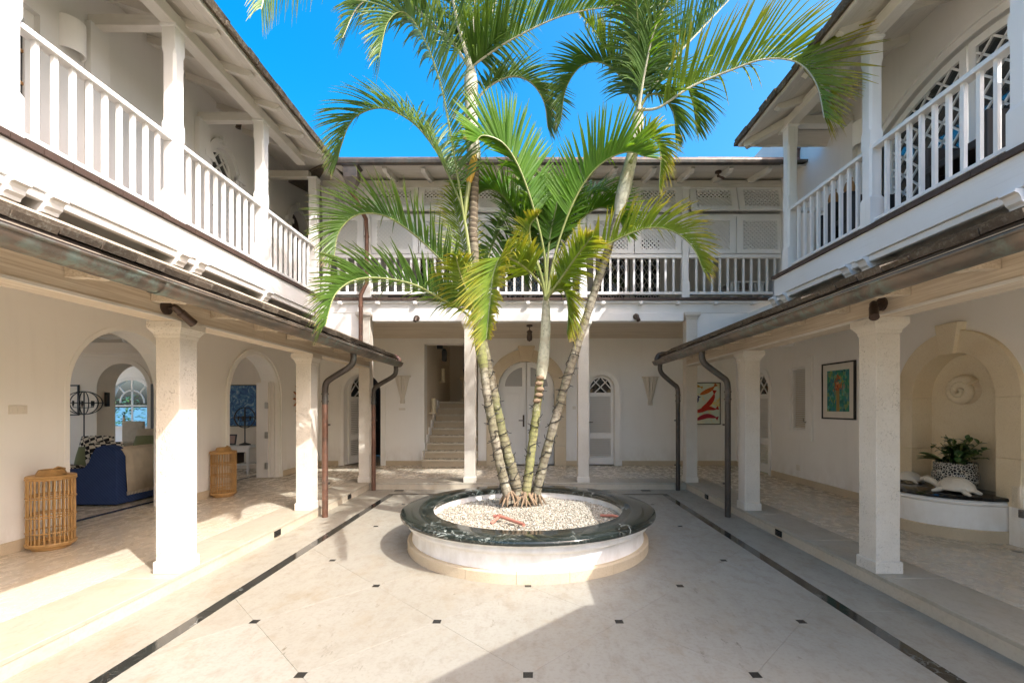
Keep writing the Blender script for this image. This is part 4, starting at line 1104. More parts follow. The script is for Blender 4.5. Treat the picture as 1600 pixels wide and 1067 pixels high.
# back roof
rb = T('main_roof', 'copper edged roof with short rafters over the back balcony', 'roof', (0, 8.4, 5.6))
def zb_(y): return 5.50 + (y-7.62)*.22
for i in range(11):
    ya, yb = 7.62+i*.17+.0015, 7.62+(i+1)*.17-.0015
    cut = (ya-7.62)
    tri_slab(MB(), [(-3.24-cut*.0, ya, zb_(ya)), (4.87, ya, zb_(ya)), (4.87, yb, zb_(yb)), (-3.24, yb, zb_(yb))], .02).build('soffit_board', M['soffit_x'], rb)
m = MB(); prof = [(7.66, zb_(7.66)-.002), (7.65, zb_(7.66)-.04), (7.72, zb_(7.72)-.085), (7.80, zb_(7.8)-.095), (9.4, zb_(9.4)-.095), (9.4, zb_(9.4)-.002)]
m.loft([[(-.035, y, z) for y, z in prof], [(.035, y, z) for y, z in prof]]); rme = m.mesh('rafter', M['white_old'])
for i in range(13): link('rafter', rme, rb, Vector((-3.05+i*.645, 0, 0)) - rb.location)
MB().box((-3.75, YB-.06, 5.50), (4.87, YB+.08, 5.625)).build('wall_plate', M['white_oldx'], rb, bevel=.006)
m = MB(); tri_slab(m, [(-3.24, 7.56, 5.535), (4.9, 7.56, 5.535), (4.9, 11.5, 6.40), (-7.5, 11.5, 6.40)], .04); m.build('shingle_field', M['shingle'], rb, kind='stuff')
for i in range(9): MB().box((-3.12+i*.845+.003, 7.545, 5.56), (-3.12+(i+1)*.845-.003, 7.60, 5.60+.004*(i % 2))).build('edge_flashing', M['flash'], rb)
gb = T('gutter', 'dark straight gutter along the back roof eave', 'gutter', (0, 7.53, 5.5))
for i in range(4):
    x0 = -3.17 + i*1.83
    L = [(7.535, 5.55), (7.47, 5.55), (7.462, 5.52), (7.47, 5.475), (7.49, 5.46), (7.535, 5.46)]
    MB().loft([[(x0+.002, y, z) for y, z in L], [(x0+1.828, y, z) for y, z in L]]).build('trough', M['gutter_dark'], gb, bevel=.004)
# rain hoppers and the pipes below them
def hopper(x, y, z, lab, mat, size=.12):
    t = T('rain_hopper', lab, 'rain hopper', (x, y, z), 'rain hoppers')
    h = size
    m = MB(); m.loft([[(x-h*a, y-h*a*.8, z+b), (x+h*a, y-h*a*.8, z+b), (x+h*a, y+h*a*.8, z+b), (x-h*a, y+h*a*.8, z+b)] for a, b in ((.35, -.28), (.4, -.24), (.85, -.06), (.9, .10), (1.0, .11), (1.0, .15))])
    m.build('bowl', mat, t, bevel=.004)
    MB().box((x-h-.012, y-h*.8-.012, z+.125), (x+h+.012, y+h*.8+.012, z+.14)).build('rim', mat, t)
    return t
hopper(-2.92, 7.60, 5.33, 'dark rain hopper under the gutter, left end of the back roof', M['gutter_dark'], .13)
hopper(4.71, 7.9, 5.74, 'red brown copper hopper behind the right balcony end post', M['pipe'], .16)
def pipe(pts, r, lab, mat, group, cat='downpipe', collars=(), shoe=None):
    t = T('downpipe', lab, cat, pts[-1], group)
    MB().tube(pts, r, 12).build('pipe', mat, t, angle=60)
    for c_ in collars:
        m = MB(); m.lathe([(r-.002, -.02), (r+.006, -.018), (r+.006, .018), (r-.002, .02)], c_, 14); m.build('collar', mat, t)
    return t
def swan(s, y, xg, zg, xp, zb0, lab, mat, mat2, group):
    pts = cr([(s*xg, y, zg), (s*xg, y, zg-.10), (s*(xg+.05), y, zg-.19), (s*(xp-.10), y, zg-.34), (s*(xp-.02), y, zg-.41), (s*xp, y, zg-.52), (s*xp, y, zg-.7)], 26)
    t = T('downpipe', lab, 'downpipe', (s*xp, y, zb0), group)
    MB().tube(pts, .041, 12).build('swan_neck', mat2, t, angle=60)
    MB().tube([(s*xp, y, zg-.66), (s*xp, y, zb0)], .039, 12).build('pipe', mat, t, angle=60)
    for z in (zg-.56, zg-.66):
        m = MB(); m.lathe([(.039, -.012), (.047, -.01), (.047, .01), (.039, .012)], (s*xp, y, z), 14); m.build('collar', mat2, t)
    for z in (1.25, .45):
        MB().box((s*xp-.05, y+.02, z-.012), (s*xp+.05, y+.055, z+.012)).build('bracket', mat2, t)
swan(-1, 6.22, 2.37, 2.23, 2.755, .0, 'red brown downpipe with swan neck beside the dappled column', M['pipe'], M['pipe_dark'], 'loggia downpipes')
swan(-1, 8.22, 2.37, 2.23, 2.77, .0, 'red brown downpipe at the far end of the left gutter', M['pipe'], M['pipe_dark'], 'loggia downpipes')
swan(1, 6.24, 2.37, 2.26, 2.72, .0, 'dark downpipe with swan neck in front of the middle right column', M['pipe_dark'], M['gutter_dark'], 'loggia downpipes')
swan(1, 8.22, 2.37, 2.26, 2.69, .0, 'dark downpipe at the far end of the right gutter', M['pipe_dark'], M['gutter_dark'], 'loggia downpipes')
pipe([(-2.92, 7.60, 5.2), (-2.92, 7.62, 5.05), (-2.90, 8.2, 4.85), (-2.90, 8.24, 4.6), (-2.90, 8.24, 3.72), (-3.0, 8.22, 3.5), (-3.0, 8.22, 2.45)], .036, 'thin brown downpipe crossing the left end of the back balcony', M['pipe'], 'roof downpipes', collars=[(-2.90, 8.24, 4.55), (-3.0, 8.22, 3.3)])
pipe([(4.71, 7.9, 5.5), (4.71, 7.9, 4.3), (4.71, 7.9, 3.0)], .06, 'square red brown downpipe behind the right balcony railing', M['pipe'], 'roof downpipes', collars=[(4.71, 7.9, 5.2), (4.71, 7.9, 4.6)])
# copper spill pipe stub on top of each loggia roof end
t = pipe(cr([(-3.1, 8.28, 2.47), (-2.6, 8.3, 2.42), (-2.40, 8.3, 2.40), (-2.34, 8.3, 2.36), (-2.33, 8.3, 2.30)], 12), .04, 'pinkish copper spill pipe lying on the left roof end', M['flash'], 'roof spill pipes')
t = pipe(cr([(3.1, 8.28, 2.52), (2.6, 8.3, 2.46), (2.40, 8.3, 2.44), (2.34, 8.3, 2.38), (2.33, 8.3, 2.32)], 12), .045, 'dark curved spill pipe on the right roof end', M['pipe_dark'], 'roof spill pipes')
# ================================================================== PLANTER
PC = (0.0, 5.17)
pl = T('planter', 'round white planter with a dark green marble rim in the court centre', 'planter', (PC[0], PC[1], 0))
P3 = (PC[0], PC[1], 0)
for i in range(18):
    a0 = 2*pi*i/18 + .1
    MB().lathe([(1.20, .0), (1.315, .0), (1.315, .088), (1.305, .10), (1.20, .10)], P3, 6, a0+.0012, a0+2*pi/18-.0012, False, True).build('plinth_stone', M['base'], pl)
MB().lathe([(1.22, .098), (1.268, .099), (1.262, .13), (1.262, .21), (1.27, .235), (1.30, .25), (1.312, .262), (1.316, .28), (1.308, .295), (1.30, .30), (1.31, .315), (1.335, .33), (1.335, .338), (1.06, .338), (1.06, .15), (1.22, .098)], P3, 96).build('drum', M['wall_white'], pl, angle=30)
MB().lathe([(1.045, .340), (1.378, .340), (1.388, .346), (1.392, .362), (1.388, .378), (1.378, .384), (1.050, .384), (1.042, .378), (1.045, .340)], P3, 128).build('rim', M['marble'], pl, angle=50)
# gravel: a mound of pebbles
def gz(x, y):
    r = sqrt((x-PC[0])**2 + (y-PC[1])**2); return .285 + .045*max(0, 1-r/1.0) + .015*noise.noise(Vector((x*3, y*3, 0)))
m = MB(); ring = []
for i in range(13):
    r = 1.07*i/12; ring.append([(PC[0]+max(r,.001)*cos(2*pi*k/36), PC[1]+max(r,.001)*sin(2*pi*k/36), gz(PC[0]+r*cos(2*pi*k/36), PC[1]+r*sin(2*pi*k/36))-.02) for k in range(36)])
m.loft(ring, False, True); soil = m.build('gravel_bed', M['grout'], pl)
m = MB(); t_ = (1+sqrt(5))/2
ico = [Vector(p).normalized() for p in ((-1,t_,0),(1,t_,0),(-1,-t_,0),(1,-t_,0),(0,-1,t_),(0,1,t_),(0,-1,-t_),(0,1,-t_),(t_,0,-1),(t_,0,1),(-t_,0,-1),(-t_,0,1))]
icf = [(0,11,5),(0,5,1),(0,1,7),(0,7,10),(0,10,11),(1,5,9),(5,11,4),(11,10,2),(10,7,6),(7,1,8),(3,9,4),(3,4,2),(3,2,6),(3,6,8),(3,8,9),(4,9,5),(2,4,11),(6,2,10),(8,6,7),(9,8,1)]
rg = random.Random(3)
for i in range(13000):
    r = 1.045*sqrt(rg.random()); a = rg.uniform(0, 2*pi); x, y = PC[0]+r*cos(a), PC[1]+r*sin(a)
    s_ = rg.uniform(.006, .0125); sc3 = (s_*rg.uniform(.8, 1.3), s_*rg.uniform(.7, 1.1), s_*rg.uniform(.5, .8)); ca, sa = cos(a*7), sin(a*7)
    z = gz(x, y) - .012 + rg.uniform(-.006, .008); c_ = rg.random()
    m.add([(x + (p.x*sc3[0]*ca - p.y*sc3[1]*sa), y + (p.x*sc3[0]*sa + p.y*sc3[1]*ca), z + p.z*sc3[2]) for p in ico], icf, [c_]*12, True)
m.build('gravel', M['gravel'], pl, attr='along', kind='stuff', smooth=True, angle=180)
t = T('loose_pipe', 'pinkish bent plastic pipe lying on the planter gravel', 'pipe', tuple(at(790, 806, 4.55)))
pp = [(-.36, 4.80, gz(-.36, 4.8)+.045), (-.30, 4.78, gz(-.3, 4.78)+.05), (-.2, 4.70, gz(-.2, 4.7)+.04), (-.08, 4.58, .335), (-.04, 4.53, .33)]
MB().tube(cr(pp, 14), .017, 10).build('pipe', M['pvc'], t)
m = MB(); m.tube([pp[1], (-.38, 4.70, .30)], .017, 10); m.lathe([(.018, -.02), (.024, -.018), (.024, .018), (.018, .02)], pp[1], 10); m.build('elbow', M['pvc'], t)
t = T('loose_pipe', 'short red pipe end by the shaded planter edge', 'pipe', (.93, 4.98, .31))
MB().tube([(.80, 5.05, .30), (.93, 4.98, .315), (1.0, 4.90, .31)], .016, 8).build('pipe', M['pvc'], t)

# ================================================================== PALMS
rp = random.Random(11)
def frond(parent, px, Y0, dY, mat, LL=.62, n=44, theta=52, start=.18, droop=.35, ang=(62, 32), wd=.032, stalk='stalk', rad=.014, fold=.25, gap=1.0, lift=0.0, rough=.08, sidebias=0.0):
    n = int(n*1.85); wd *= .96; LL *= 1.06; droop *= .9
    k = len(px)
    ctl = [at(p[0], p[1], Y0 + dY*((i/(k-1))**1.4)) for i, p in enumerate(px)]
    N = 60; R = cr(ctl, N); Tn = [(R[min(i+1, N-1)] - R[max(i-1, 0)]).normalized() for i in range(N)]
    up = Vector((0, 0, 1)); nn = (up - Tn[0]*Tn[0].dot(up))
    if nn.length < .25: nn = nn + Vector((0, -.6, 0)); nn -= Tn[0]*Tn[0].dot(nn)
    # parallel transport, adaxial side kept towards the outside of the bend
    bend = Vector((0,0,0))
    for i in range(N-1): bend -= (Tn[i+1] - Tn[i])
    nn.normalize()
    if bend.length > .35:
        bb_ = (bend - Tn[0]*Tn[0].dot(bend))
        if bb_.length > .1: nn = bb_.normalized()
    Nn = []
    for i in range(N):
        nn = (nn - Tn[i]*nn.dot(Tn[i])).normalized(); Nn.append(nn)
    st = MB(); st.tube(R, [rad*(1.5 if i < 3 else 1)*(1 - .8*i/N)+.002 for i in range(N)], 6)
    m = MB()
    for side in (-1, 1):
        for j in range(n):
            u = start + (1-start)*(j + .5*(side > 0) + rp.uniform(-.2, .2))/n
            if u >= .995: continue
            if rp.random() > gap*.95: continue
            f = u*(N-1); i = min(int(f), N-2); tt = f-i
            p = R[i].lerp(R[i+1], tt); t = Tn[i].lerp(Tn[i+1], tt).normalized(); q = Nn[i].lerp(Nn[i+1], tt).normalized(); b = t.cross(q)
            v = (u-start)/(1-start)
            L = LL*(.50 + .62*sin(pi*min(1, v*.62+.22)) - .12)*(1 - .55*max(0, v-.6)/.4)*rp.uniform(.9, 1.08)
            A = radians(ang[0] + (ang[1]-ang[0])*v + rp.uniform(-6, 6)); th = radians(theta + sidebias*side + rp.uniform(-9, 9))
            d = t*cos(A) + (q*cos(th) + b*side*sin(th))*sin(A); d.z += lift; d.normalize()
            wv = (t - d*t.dot(d)); wv = wv.normalized() if wv.length > .05 else q
            ln = d.cross(wv).normalized(); dr = droop*rp.uniform(.6, 1.4); hang = rp.random() < .06
            W = wd*rp.uniform(.85, 1.1)*(1-.35*v)
            if hang: dr += .55; L *= rp.uniform(.5, 1)
            K = 6; vs = []; at_ = []; tw = rp.uniform(-.35, .35)
            for a in range(K):
                e = a/(K-1); c = p + d*L*e + Vector((0, 0, -1))*dr*L*e**2.2 + ln*rp.uniform(-rough, rough)*.1*L*e
                hw = W*.5*(min(1, .35+e*4))*(1-e)**.55 + .0012
                wdir = wv*cos(tw*e) + ln*sin(tw*e)
                vs += [c - wdir*hw, c + ln*hw*fold*2, c + wdir*hw]; at_ += [e*.75+.25*v]*3
            fs = []
            for a in range(K-1):
                o_ = a*3; fs += [(o_, o_+1, o_+4, o_+3), (o_+1, o_+2, o_+5, o_+4)]
            m.add(vs, fs, at_, False)
    fr = m_build_leaf(m, mat, parent, R[0])
    me = st.mesh('leaf_stalk', M[stalk], R[0]); link('leaf_stalk', me, fr, (0, 0, 0))
    return fr
def m_build_leaf(m, mat, parent, org):
    me = bpy.data.meshes.new('frond'); me.from_pydata([tuple(Vector(p)-org) for p in m.v], [], m.f)
    A = me.attributes.new('along', 'FLOAT', 'POINT'); A.data.foreach_set('value', m.a); me.materials.append(M[mat])
    me.polygons.foreach_set('use_smooth', [True]*len(m.f))
    return link('frond', me, parent, org - wloc(parent))
def stem(parent, px, Y, r0, r1, mat, name='trunk', n=40, bulge=.004):
    k = len(px); ctl = [at(p[0], p[1], Y + (p[2] if len(p) > 2 else 0)) for p in px]; R = cr(ctl, n)
    m = MB(); rr = [r0+(r1-r0)*i/(n-1) + bulge*sin(i*1.9) for i in range(n)]
    m.tube(R, rr, 14, True, True, True); m.build(name, M[mat], parent, attr='along', angle=80); return R
def roots(parent, c, n, spread=.16):
    m = MB(); 
    for i in range(n):
        a = 2*pi*i/n + rp.uniform(-.2, .2); l = spread*rp.uniform(.7, 1.2)
        m.tube(cr([c + Vector((.03*cos(a), .03*sin(a), .14)), c + Vector((.09*cos(a), .09*sin(a), .06)), c + Vector((l*cos(a), l*sin(a), -.02))], 6), [.016, .014, .013, .012, .01, .006], 6)
    m.build('roots', M['root'], parent)
def dead(parent, px, Y, mat='trunk_pale'):
    pass
YP = 5.55
# --- the tall palm (dark ringed stem, white crownshaft)
p1 = T('palm_tree', 'tallest palm, dark ringed stem and white crownshaft, fronds leaving the top of view', 'palm tree', tuple(at(812, 786, YP)))
stem(p1, [(812,788),(803,745),(790,700),(778,650),(768,600),(757,550),(748,490),(742,420),(740,378)], YP, .070, .056, 'trunk')
stem(p1, [(740,380),(739,360),(741,300),(742,248)], YP, .056, .054, 'trunk_dark')
roots(p1, at(812, 786, YP), 10)
m = MB(); RS = cr([at(742, 252, YP), at(738, 215, YP), at(736, 170, YP), at(736, 130, YP), at(735, 105, YP)], 16)
m.tube(RS, [.070, .080, .084, .083, .081, .079, .077, .076, .076, .078, .082, .085, .080, .070, .058, .045], 14, True, True, True); m.build('crownshaft', M['shaft'], p1, attr='along', angle=80)
m = MB(); m.ell(at(737, 265, YP-.08), (.05, .03, .20), 10, 8, Matrix.Rotation(.22, 3, 'Y')); m.build('dry_sheath', M['boot'], p1)
m = MB(); m.tube(cr([at(733, 285, YP-.07), at(728, 320, YP-.07), at(726, 352, YP-.05)], 8), [.03,.028,.026,.024,.022,.02,.016,.01], 8); m.build('sheath_tail', M['stalk'], p1)
c = (735, 108)
frond(p1, [c, (750,95), (800,62), (880,25), (970,8)], YP, -.3, 'leaf_dark', .72, 46, 34, .10, .12, stalk='stalk_pale', ang=(60, 40))
frond(p1, [c, (728,60), (722,0), (712,-80), (690,-150)], YP, .3, 'leaf_grey', .70, 40, 70, .12, .5, stalk='stalk_pale', rad=.02)
frond(p1, [c, (755,60), (778,-10), (800,-90), (850,-140)], YP, .2, 'leaf_grey', .72, 40, 70, .12, .6, stalk='stalk_pale', rad=.02)
frond(p1, [c, (705,65), (668,30), (640,5), (600,-10), (560,10), (535,60)], YP, -.4, 'leaf_grey', .55, 44, 65, .16, .45, stalk='stalk_pale', rad=.016)
frond(p1, [c, (690,-40), (600,-130), (500,-120), (430,-60), (408,15)], YP, -1.0, 'leaf_grey', .55, 44, 60, .2, .5, stalk='stalk_pale')
frond(p1, [c, (740,40), (745,-50), (745,-140)], YP, -.1, 'leaf_dark', .6, 36, 80, .1, .6, stalk='stalk_pale', rad=.02)
frond(p1, [(738,165), (765,135), (800,120), (830,130), (850,160), (856,200)], YP+.15, .5, 'leaf_grey', .52, 44, 50, .14, .25, stalk='stalk_pale')
frond(p1, [c, (715,40), (700,-30), (660,-90), (600,-110)], YP, -.5, 'leaf_grey', .7, 44, 70, .15, .7, stalk='stalk_pale', rad=.018)
frond(p1, [c, (760,80), (790,30), (815,-40), (830,-90)], YP, .4, 'leaf_dark', .6, 40, 60, .14, .4, stalk='stalk_pale')
# --- the leaning pale stem left of it, with the long arching fronds
p2 = T('palm_tree', 'palm with the pale leftmost stem and long fronds arching to the left', 'palm tree', tuple(at(794, 784, YP-.1)))
stem(p2, [(796,786),(786,745),(776,700),(768,655),(760,610),(755,570)], YP-.1, .058, .048, 'trunk_pale')
roots(p2, at(796, 786, YP-.1), 8, .12)
m = MB(); RS = cr([at(756, 575, YP-.1), at(750, 540, YP-.1), at(746, 505, YP-.1), at(743, 470, YP-.1)], 12)
m.tube(RS, [.050, .060, .064, .064, .062, .060, .057, .054, .05, .046, .04, .034], 14, True, True, True); m.build('crownshaft', M['trunk_green'], p2, attr='along', angle=80)
c2 = (745, 505)
frond(p2, [c2, (722,485), (690,468), (650,446), (600,435), (556,437), (524,460), (508,510)], YP-.1, -1.1, 'leaf_dark', .56, 50, 48, .16, .25)
frond(p2, [c2, (722,450), (690,408), (645,365), (600,337), (558,336), (530,362), (522,400)], YP-.1, -.15, 'leaf_dark', .62, 50, 46, .16, .22)
frond(p2, [c2, (735,400), (722,326), (695,262), (672,222), (640,188), (595,169), (552,186), (533,228), (528,250)], YP-.05, .2, 'leaf_grey', .60, 56, 55, .30, .3, stalk='stalk')
frond(p2, [c2, (736,420), (722,320), (705,215), (688,130), (662,60), (632,20), (606,35), (592,90)], YP-.1, -.35, 'leaf_grey', .66, 58, 62, .28, .35)
frond(p2, [c2, (738,440), (724,380), (712,330), (708,290)], YP, .3, 'leaf_olive', .45, 34, 60, .2, .4)
frond(p2, [c2, (755,430), (775,370), (805,315), (830,290)], YP, .5, 'leaf_dark', .52, 36, 60, .22, .35)
frond(p2, [c2, (735,470), (720,430), (712,400)], YP-.2, -.4, 'leaf_olive', .4, 26, 70, .2, .6)
frond(p2, [c2, (760,450), (785,400), (800,380), (815,400), (820,440)], YP, .4, 'leaf_dark', .42, 34, 58, .2, .3)
# --- the short middle palm with the bright fronds
p3 = T('palm_tree', 'shorter middle palm with bright green and yellow fan of fronds', 'palm tree', tuple(at(821, 784, YP)))
stem(p3, [(820,786),(826,740),(832,690),(838,645),(842,605),(845,585)], YP, .056, .046, 'trunk_green')
roots(p3, at(821, 784, YP), 14, .2)
m = MB(); RS = cr([at(845, 592, YP), at(849, 560, YP), at(852, 525, YP), at(853, 490, YP), at(853, 462, YP)], 16)
m.tube(RS, [.058, .066, .070, .071, .070, .068, .066, .064, .062, .06, .057, .054, .05, .046, .04, .034], 14, True, True, True); m.build('crownshaft', M['shaft'], p3, attr='along', angle=80)
m = MB()
for q in range(5): m.ell(at(842+rp.uniform(-3,3), 590+q*9, YP-.05), (.05, .03, .03), 8, 6)
m.build('old_leaf_scars', M['root'], p3)
c3 = (853, 468)
frond(p3, [c3, (850,395), (832,320), (810,260), (786,224), (756,212), (742,222)], YP-.05, -.55, 'leaf_bright', .62, 46, 42, .30, .1, ang=(58, 35), wd=.046)
frond(p3, [c3, (868,395), (890,330), (915,283), (945,252), (980,238), (1008,245)], YP-.05, -.35, 'leaf_bright', .60, 44, 38, .30, .1, ang=(60, 36), wd=.044)
frond(p3, [c3, (845,445), (822,420), (800,405), (782,404), (771,430), (765,480), (760,530)], YP-.15, -2.1, 'leaf_olive', .42, 60, 70, .24, .18, ang=(66, 34), wd=.046)
frond(p3, [c3, (868,445), (890,424), (924,399), (963,375), (1010,357), (1050,361), (1082,386), (1100,425)], YP-.05, -.5, 'leaf_olive', .52, 52, 40, .24, .3, ang=(60, 40))
frond(p3, [c3, (866,455), (882,455), (888,485), (886,520)], YP-.1, -.2, 'leaf_olive', .36, 30, 60, .2, .2)
frond(p3, [c3, (866,410), (885,350), (915,310), (945,300), (960,330)], YP+.2, .5, 'leaf_grey', .5, 42, 55, .3, .35)
frond(p3, [c3, (846,430), (832,390), (828,355), (842,335)], YP-.2, -.3, 'leaf_olive', .26, 26, 40, .3, .3, wd=.03)
frond(p3, [c3, (852,400), (846,330), (842,285)], YP+.15, .3, 'leaf_dark', .55, 36, 60, .35, .2, wd=.04)
frond(p3, [c3, (846,440), (828,415), (800,372), (775,352)], YP+.1, .3, 'leaf_dark', .46, 32, 60, .3, .3, wd=.036)
frond(p3, [c3, (838,400), (815,340), (800,310)], YP+.1, .3, 'leaf_dark', .55, 34, 60, .3, .25, wd=.04)
frond(p3, [c3, (858,380), (870,320), (875,290)], YP+.1, .1, 'leaf_bright', .55, 36, 62, .35, .2, wd=.04)
frond(p3, [c3, (880,430), (905,395), (925,370)], YP-.3, -.6, 'leaf_olive', .36, 28, 60, .25, .35)
frond(p3, [c3, (838,405), (806,335), (778,300), (752,300), (735,325)], YP+.1, .2, 'leaf_bright', .52, 42, 48, .30, .18, wd=.042)
frond(p3, [c3, (872,400), (902,350), (935,325), (962,335), (978,365)], YP+.15, .35, 'leaf_bright', .5, 42, 48, .28, .2, wd=.04)
frond(p3, [c3, (850,400), (838,340), (822,290), (800,265)], YP+.3, .5, 'leaf_dark', .6, 40, 60, .3, .2, wd=.042)
# --- the right leaning palm
p4 = T('palm_tree', 'right hand palm leaning away with a pale speckled stem', 'palm tree', tuple(at(836, 786, YP+.05)))
stem(p4, [(834,788),(845,740),(858,690),(872,640),(886,590),(902,540),(918,490),(934,440),(952,385),(966,335)], YP+.05, .058, .046, 'trunk_pale')
roots(p4, at(836, 786, YP+.05), 8, .12)
m = MB(); RS = cr([at(965, 338, YP+.05), at(975, 295, YP+.05), at(986, 250, YP+.05), at(995, 205, YP+.05), at(999, 165, YP+.05)], 18)
m.tube(RS, [.048, .062, .074, .082, .085, .084, .080, .076, .073, .070, .068, .066, .066, .070, .072, .064, .052, .04], 14, True, True, True); m.build('crownshaft', M['shaft'], p4, attr='along', angle=80)
c4 = (998, 172)
frond(p4, [c4, (1030,168), (1080,136), (1140,111), (1195,93), (1245,98), (1275,130), (1288,185)], YP, -.5, 'leaf_olive', .86, 54, 36, .16, .16, ang=(56, 34), stalk='stalk_pale', wd=.036)
frond(p4, [c4, (1025,130), (1060,85), (1100,42), (1150,-10), (1200,-50)], YP+.05, .2, 'leaf_dark', .72, 44, 38, .14, .15, stalk='stalk_pale')
frond(p4, [c4, (999,110), (997,40), (990,-40)], YP, -.5, 'leaf_dark', .62, 46, 72, .12, .5)
frond(p4, [c4, (985,150), (966,115), (935,97), (905,106), (884,140), (876,190)], YP+.1, .3, 'leaf_dark', .50, 46, 48, .2, .2)
frond(p4, [c4, (980,140), (955,90), (930,50), (905,20)], YP+.1, .2, 'leaf_olive', .46, 36, 55, .2, .45)
frond(p4, [c4, (1008,110), (1025,40), (1060,-30)], YP-.1, -.3, 'leaf_grey', .62, 42, 65, .15, .55, stalk='stalk_pale')
frond(p4, [c4, (990,100), (975,30), (940,-30), (900,-50)], YP, -.2, 'leaf_bright', .6, 42, 60, .15, .4)
frond(p4, [c4, (1012,150), (1035,150), (1052,175), (1056,215)], YP, .1, 'leaf_dark', .40, 26, 60, .25, .5)
frond(p4, [(985,255), (1000,225), (1020,215), (1032,240), (1030,290)], YP-.1, -.2, 'leaf_olive', .34, 26, 55, .15, .4)
frond(p4, [c4, (1010,90), (1030,10), (1055,-60)], YP, .3, 'leaf_dark', .6, 40, 60, .15, .4)
frond(p4, [c4, (1020,140), (1045,120), (1070,130), (1085,165), (1090,205)], YP+.1, .5, 'leaf_dark', .46, 36, 55, .2, .3)
# string lights wound round each stem
def wires(px, Y, r, lab, turns):
    ctl = [at(p[0], p[1], Y) for p in px]; R = cr(ctl, 120); pts = []; rg = random.Random(len(px)+turns)
    t = T('string_lights', lab, 'string lights', tuple(R[0]), 'string lights on the palms')
    for i in range(120):
        a = 2*pi*turns*i/119 + .6*sin(i*.9); tn = (R[min(i+1,119)]-R[max(i-1,0)]).normalized(); n1 = tn.cross(Vector((0,1,0))).normalized(); n2 = tn.cross(n1)
        pts.append(R[i] + (n1*cos(a) + n2*sin(a))*(r+.006) + tn*.03*sin(i*.7))
    MB().tube(cr(pts, 360), .0045, 5).build('cable', M['black'], t)
    m = MB()
    for i in range(0, 120, 3):
        d = (pts[i]-R[i]).normalized(); d = (d + Vector((rg.uniform(-.7,.7), rg.uniform(-.5,.5), rg.uniform(-.7,.7)))).normalized(); m.tube([pts[i], pts[i]+d*.045], [.005, .003], 5)
    m.build('bulbs', M['black'], t, kind='stuff')
wires([(812,780),(803,745),(790,700),(778,650),(768,600),(757,550)], YP, .068, 'black string lights wound round the thick dark palm stem', 11)
wires([(796,780),(786,745),(776,700),(768,655),(760,610)], YP-.1, .056, 'black string lights wound round the leftmost pale palm stem', 7)
wires([(822,780),(826,740),(832,690),(838,645),(844,590)], YP, .054, 'black string lights wound round the short middle palm stem', 5)
wires([(836,780),(845,740),(858,690),(872,640),(886,590),(902,540)], YP+.05, .056, 'black string lights wound round the right leaning palm stem', 10)
# ================================================================== FOUNTAIN NICHE
NY, NS = 5.23, 1.6
t = T('wall_fountain', 'coral stone arched wall fountain niche with a black topped half round basin', 'fountain', (WX, NY, FZ))
ro, ri = .76, .515
fN = lambda u, w_, d: (WX + d, u, w_)
for sg in (-1, 1):
    for (z0, z1) in ((.50, .98), (.98, NS)):
        ua, ub = (NY+sg*ri, NY+sg*ro); stone(rect(min(ua,ub), z0+.001, max(ua,ub), z1-.001), fN, -.06, .2, t, 'jamb_stone', M['coral_niche'])
halves = [(0, pi/2-.14), (pi/2+.14, pi)]
for a0, a1 in halves:
    n = 14
    P = [(NY-ro*cos(a0+(a1-a0)*k/n), NS+ro*sin(a0+(a1-a0)*k/n)) for k in range(n+1)] + [(NY-ri*cos(a1-(a1-a0)*k/n), NS+ri*sin(a1-(a1-a0)*k/n)) for k in range(n+1)]
    stone(P, fN, -.06, .2, t, 'arch_stone', M['coral_niche'])
stone([(NY-.085, NS+ri-.02), (NY+.085, NS+ri-.02), (NY+.145, NS+ro+.085), (NY-.145, NS+ro+.085)], fN, -.105, .19, t, 'keystone', M['coral_niche'])
bk = arch(NY, ri+.01, NS, .5, 24)
MB().panel(bk, [], fN, .19, .26).build('niche_back', M['coral_niche'], t)
# stone shell spout
so_ = T('stone_spout', 'round carved stone spout on the back of the fountain niche', 'spout', (WX+.16, NY+.05, 1.68))
m = MB(); cz = 1.68; cy = NY+.05; Rr = Matrix.Rotation(-pi/2, 3, 'Y')
pts = []; rad_ = []
for i in range(90):
    e = i/89; a_ = .6 + e*2*pi*2.15; r = .125*(1-e)**.8 + .010
    pts.append((WX+.185-.03-.075*e**1.2, cy - r*1.12*cos(a_) + .02*(1-e), cz + r*.98*sin(a_))); rad_.append((.048*(1-e)**.75 + .012)*(1+.10*(i % 3 == 0)))
m.tube(pts, rad_, 12)
m.build('carved_spiral', M['coral_niche'], so_, angle=50)
MB().loft([[(WX+.188, cy+.172*cos(2*pi*i/40)*(1+.03*cos(9*i)), cz+.155*sin(2*pi*i/40)) for i in range(40)], [(WX+.15, cy+.145*cos(2*pi*i/40)*(1+.03*cos(9*i)), cz+.13*sin(2*pi*i/40)) for i in range(40)]]).build('carved_ground', M['coral_warm'], so_)
m = MB(); m.tube([(WX+.155, cy, cz), (WX+.11, cy-.01, cz-.02)], .022, 10); m.build('nozzle', M['dark_wood'], so_)
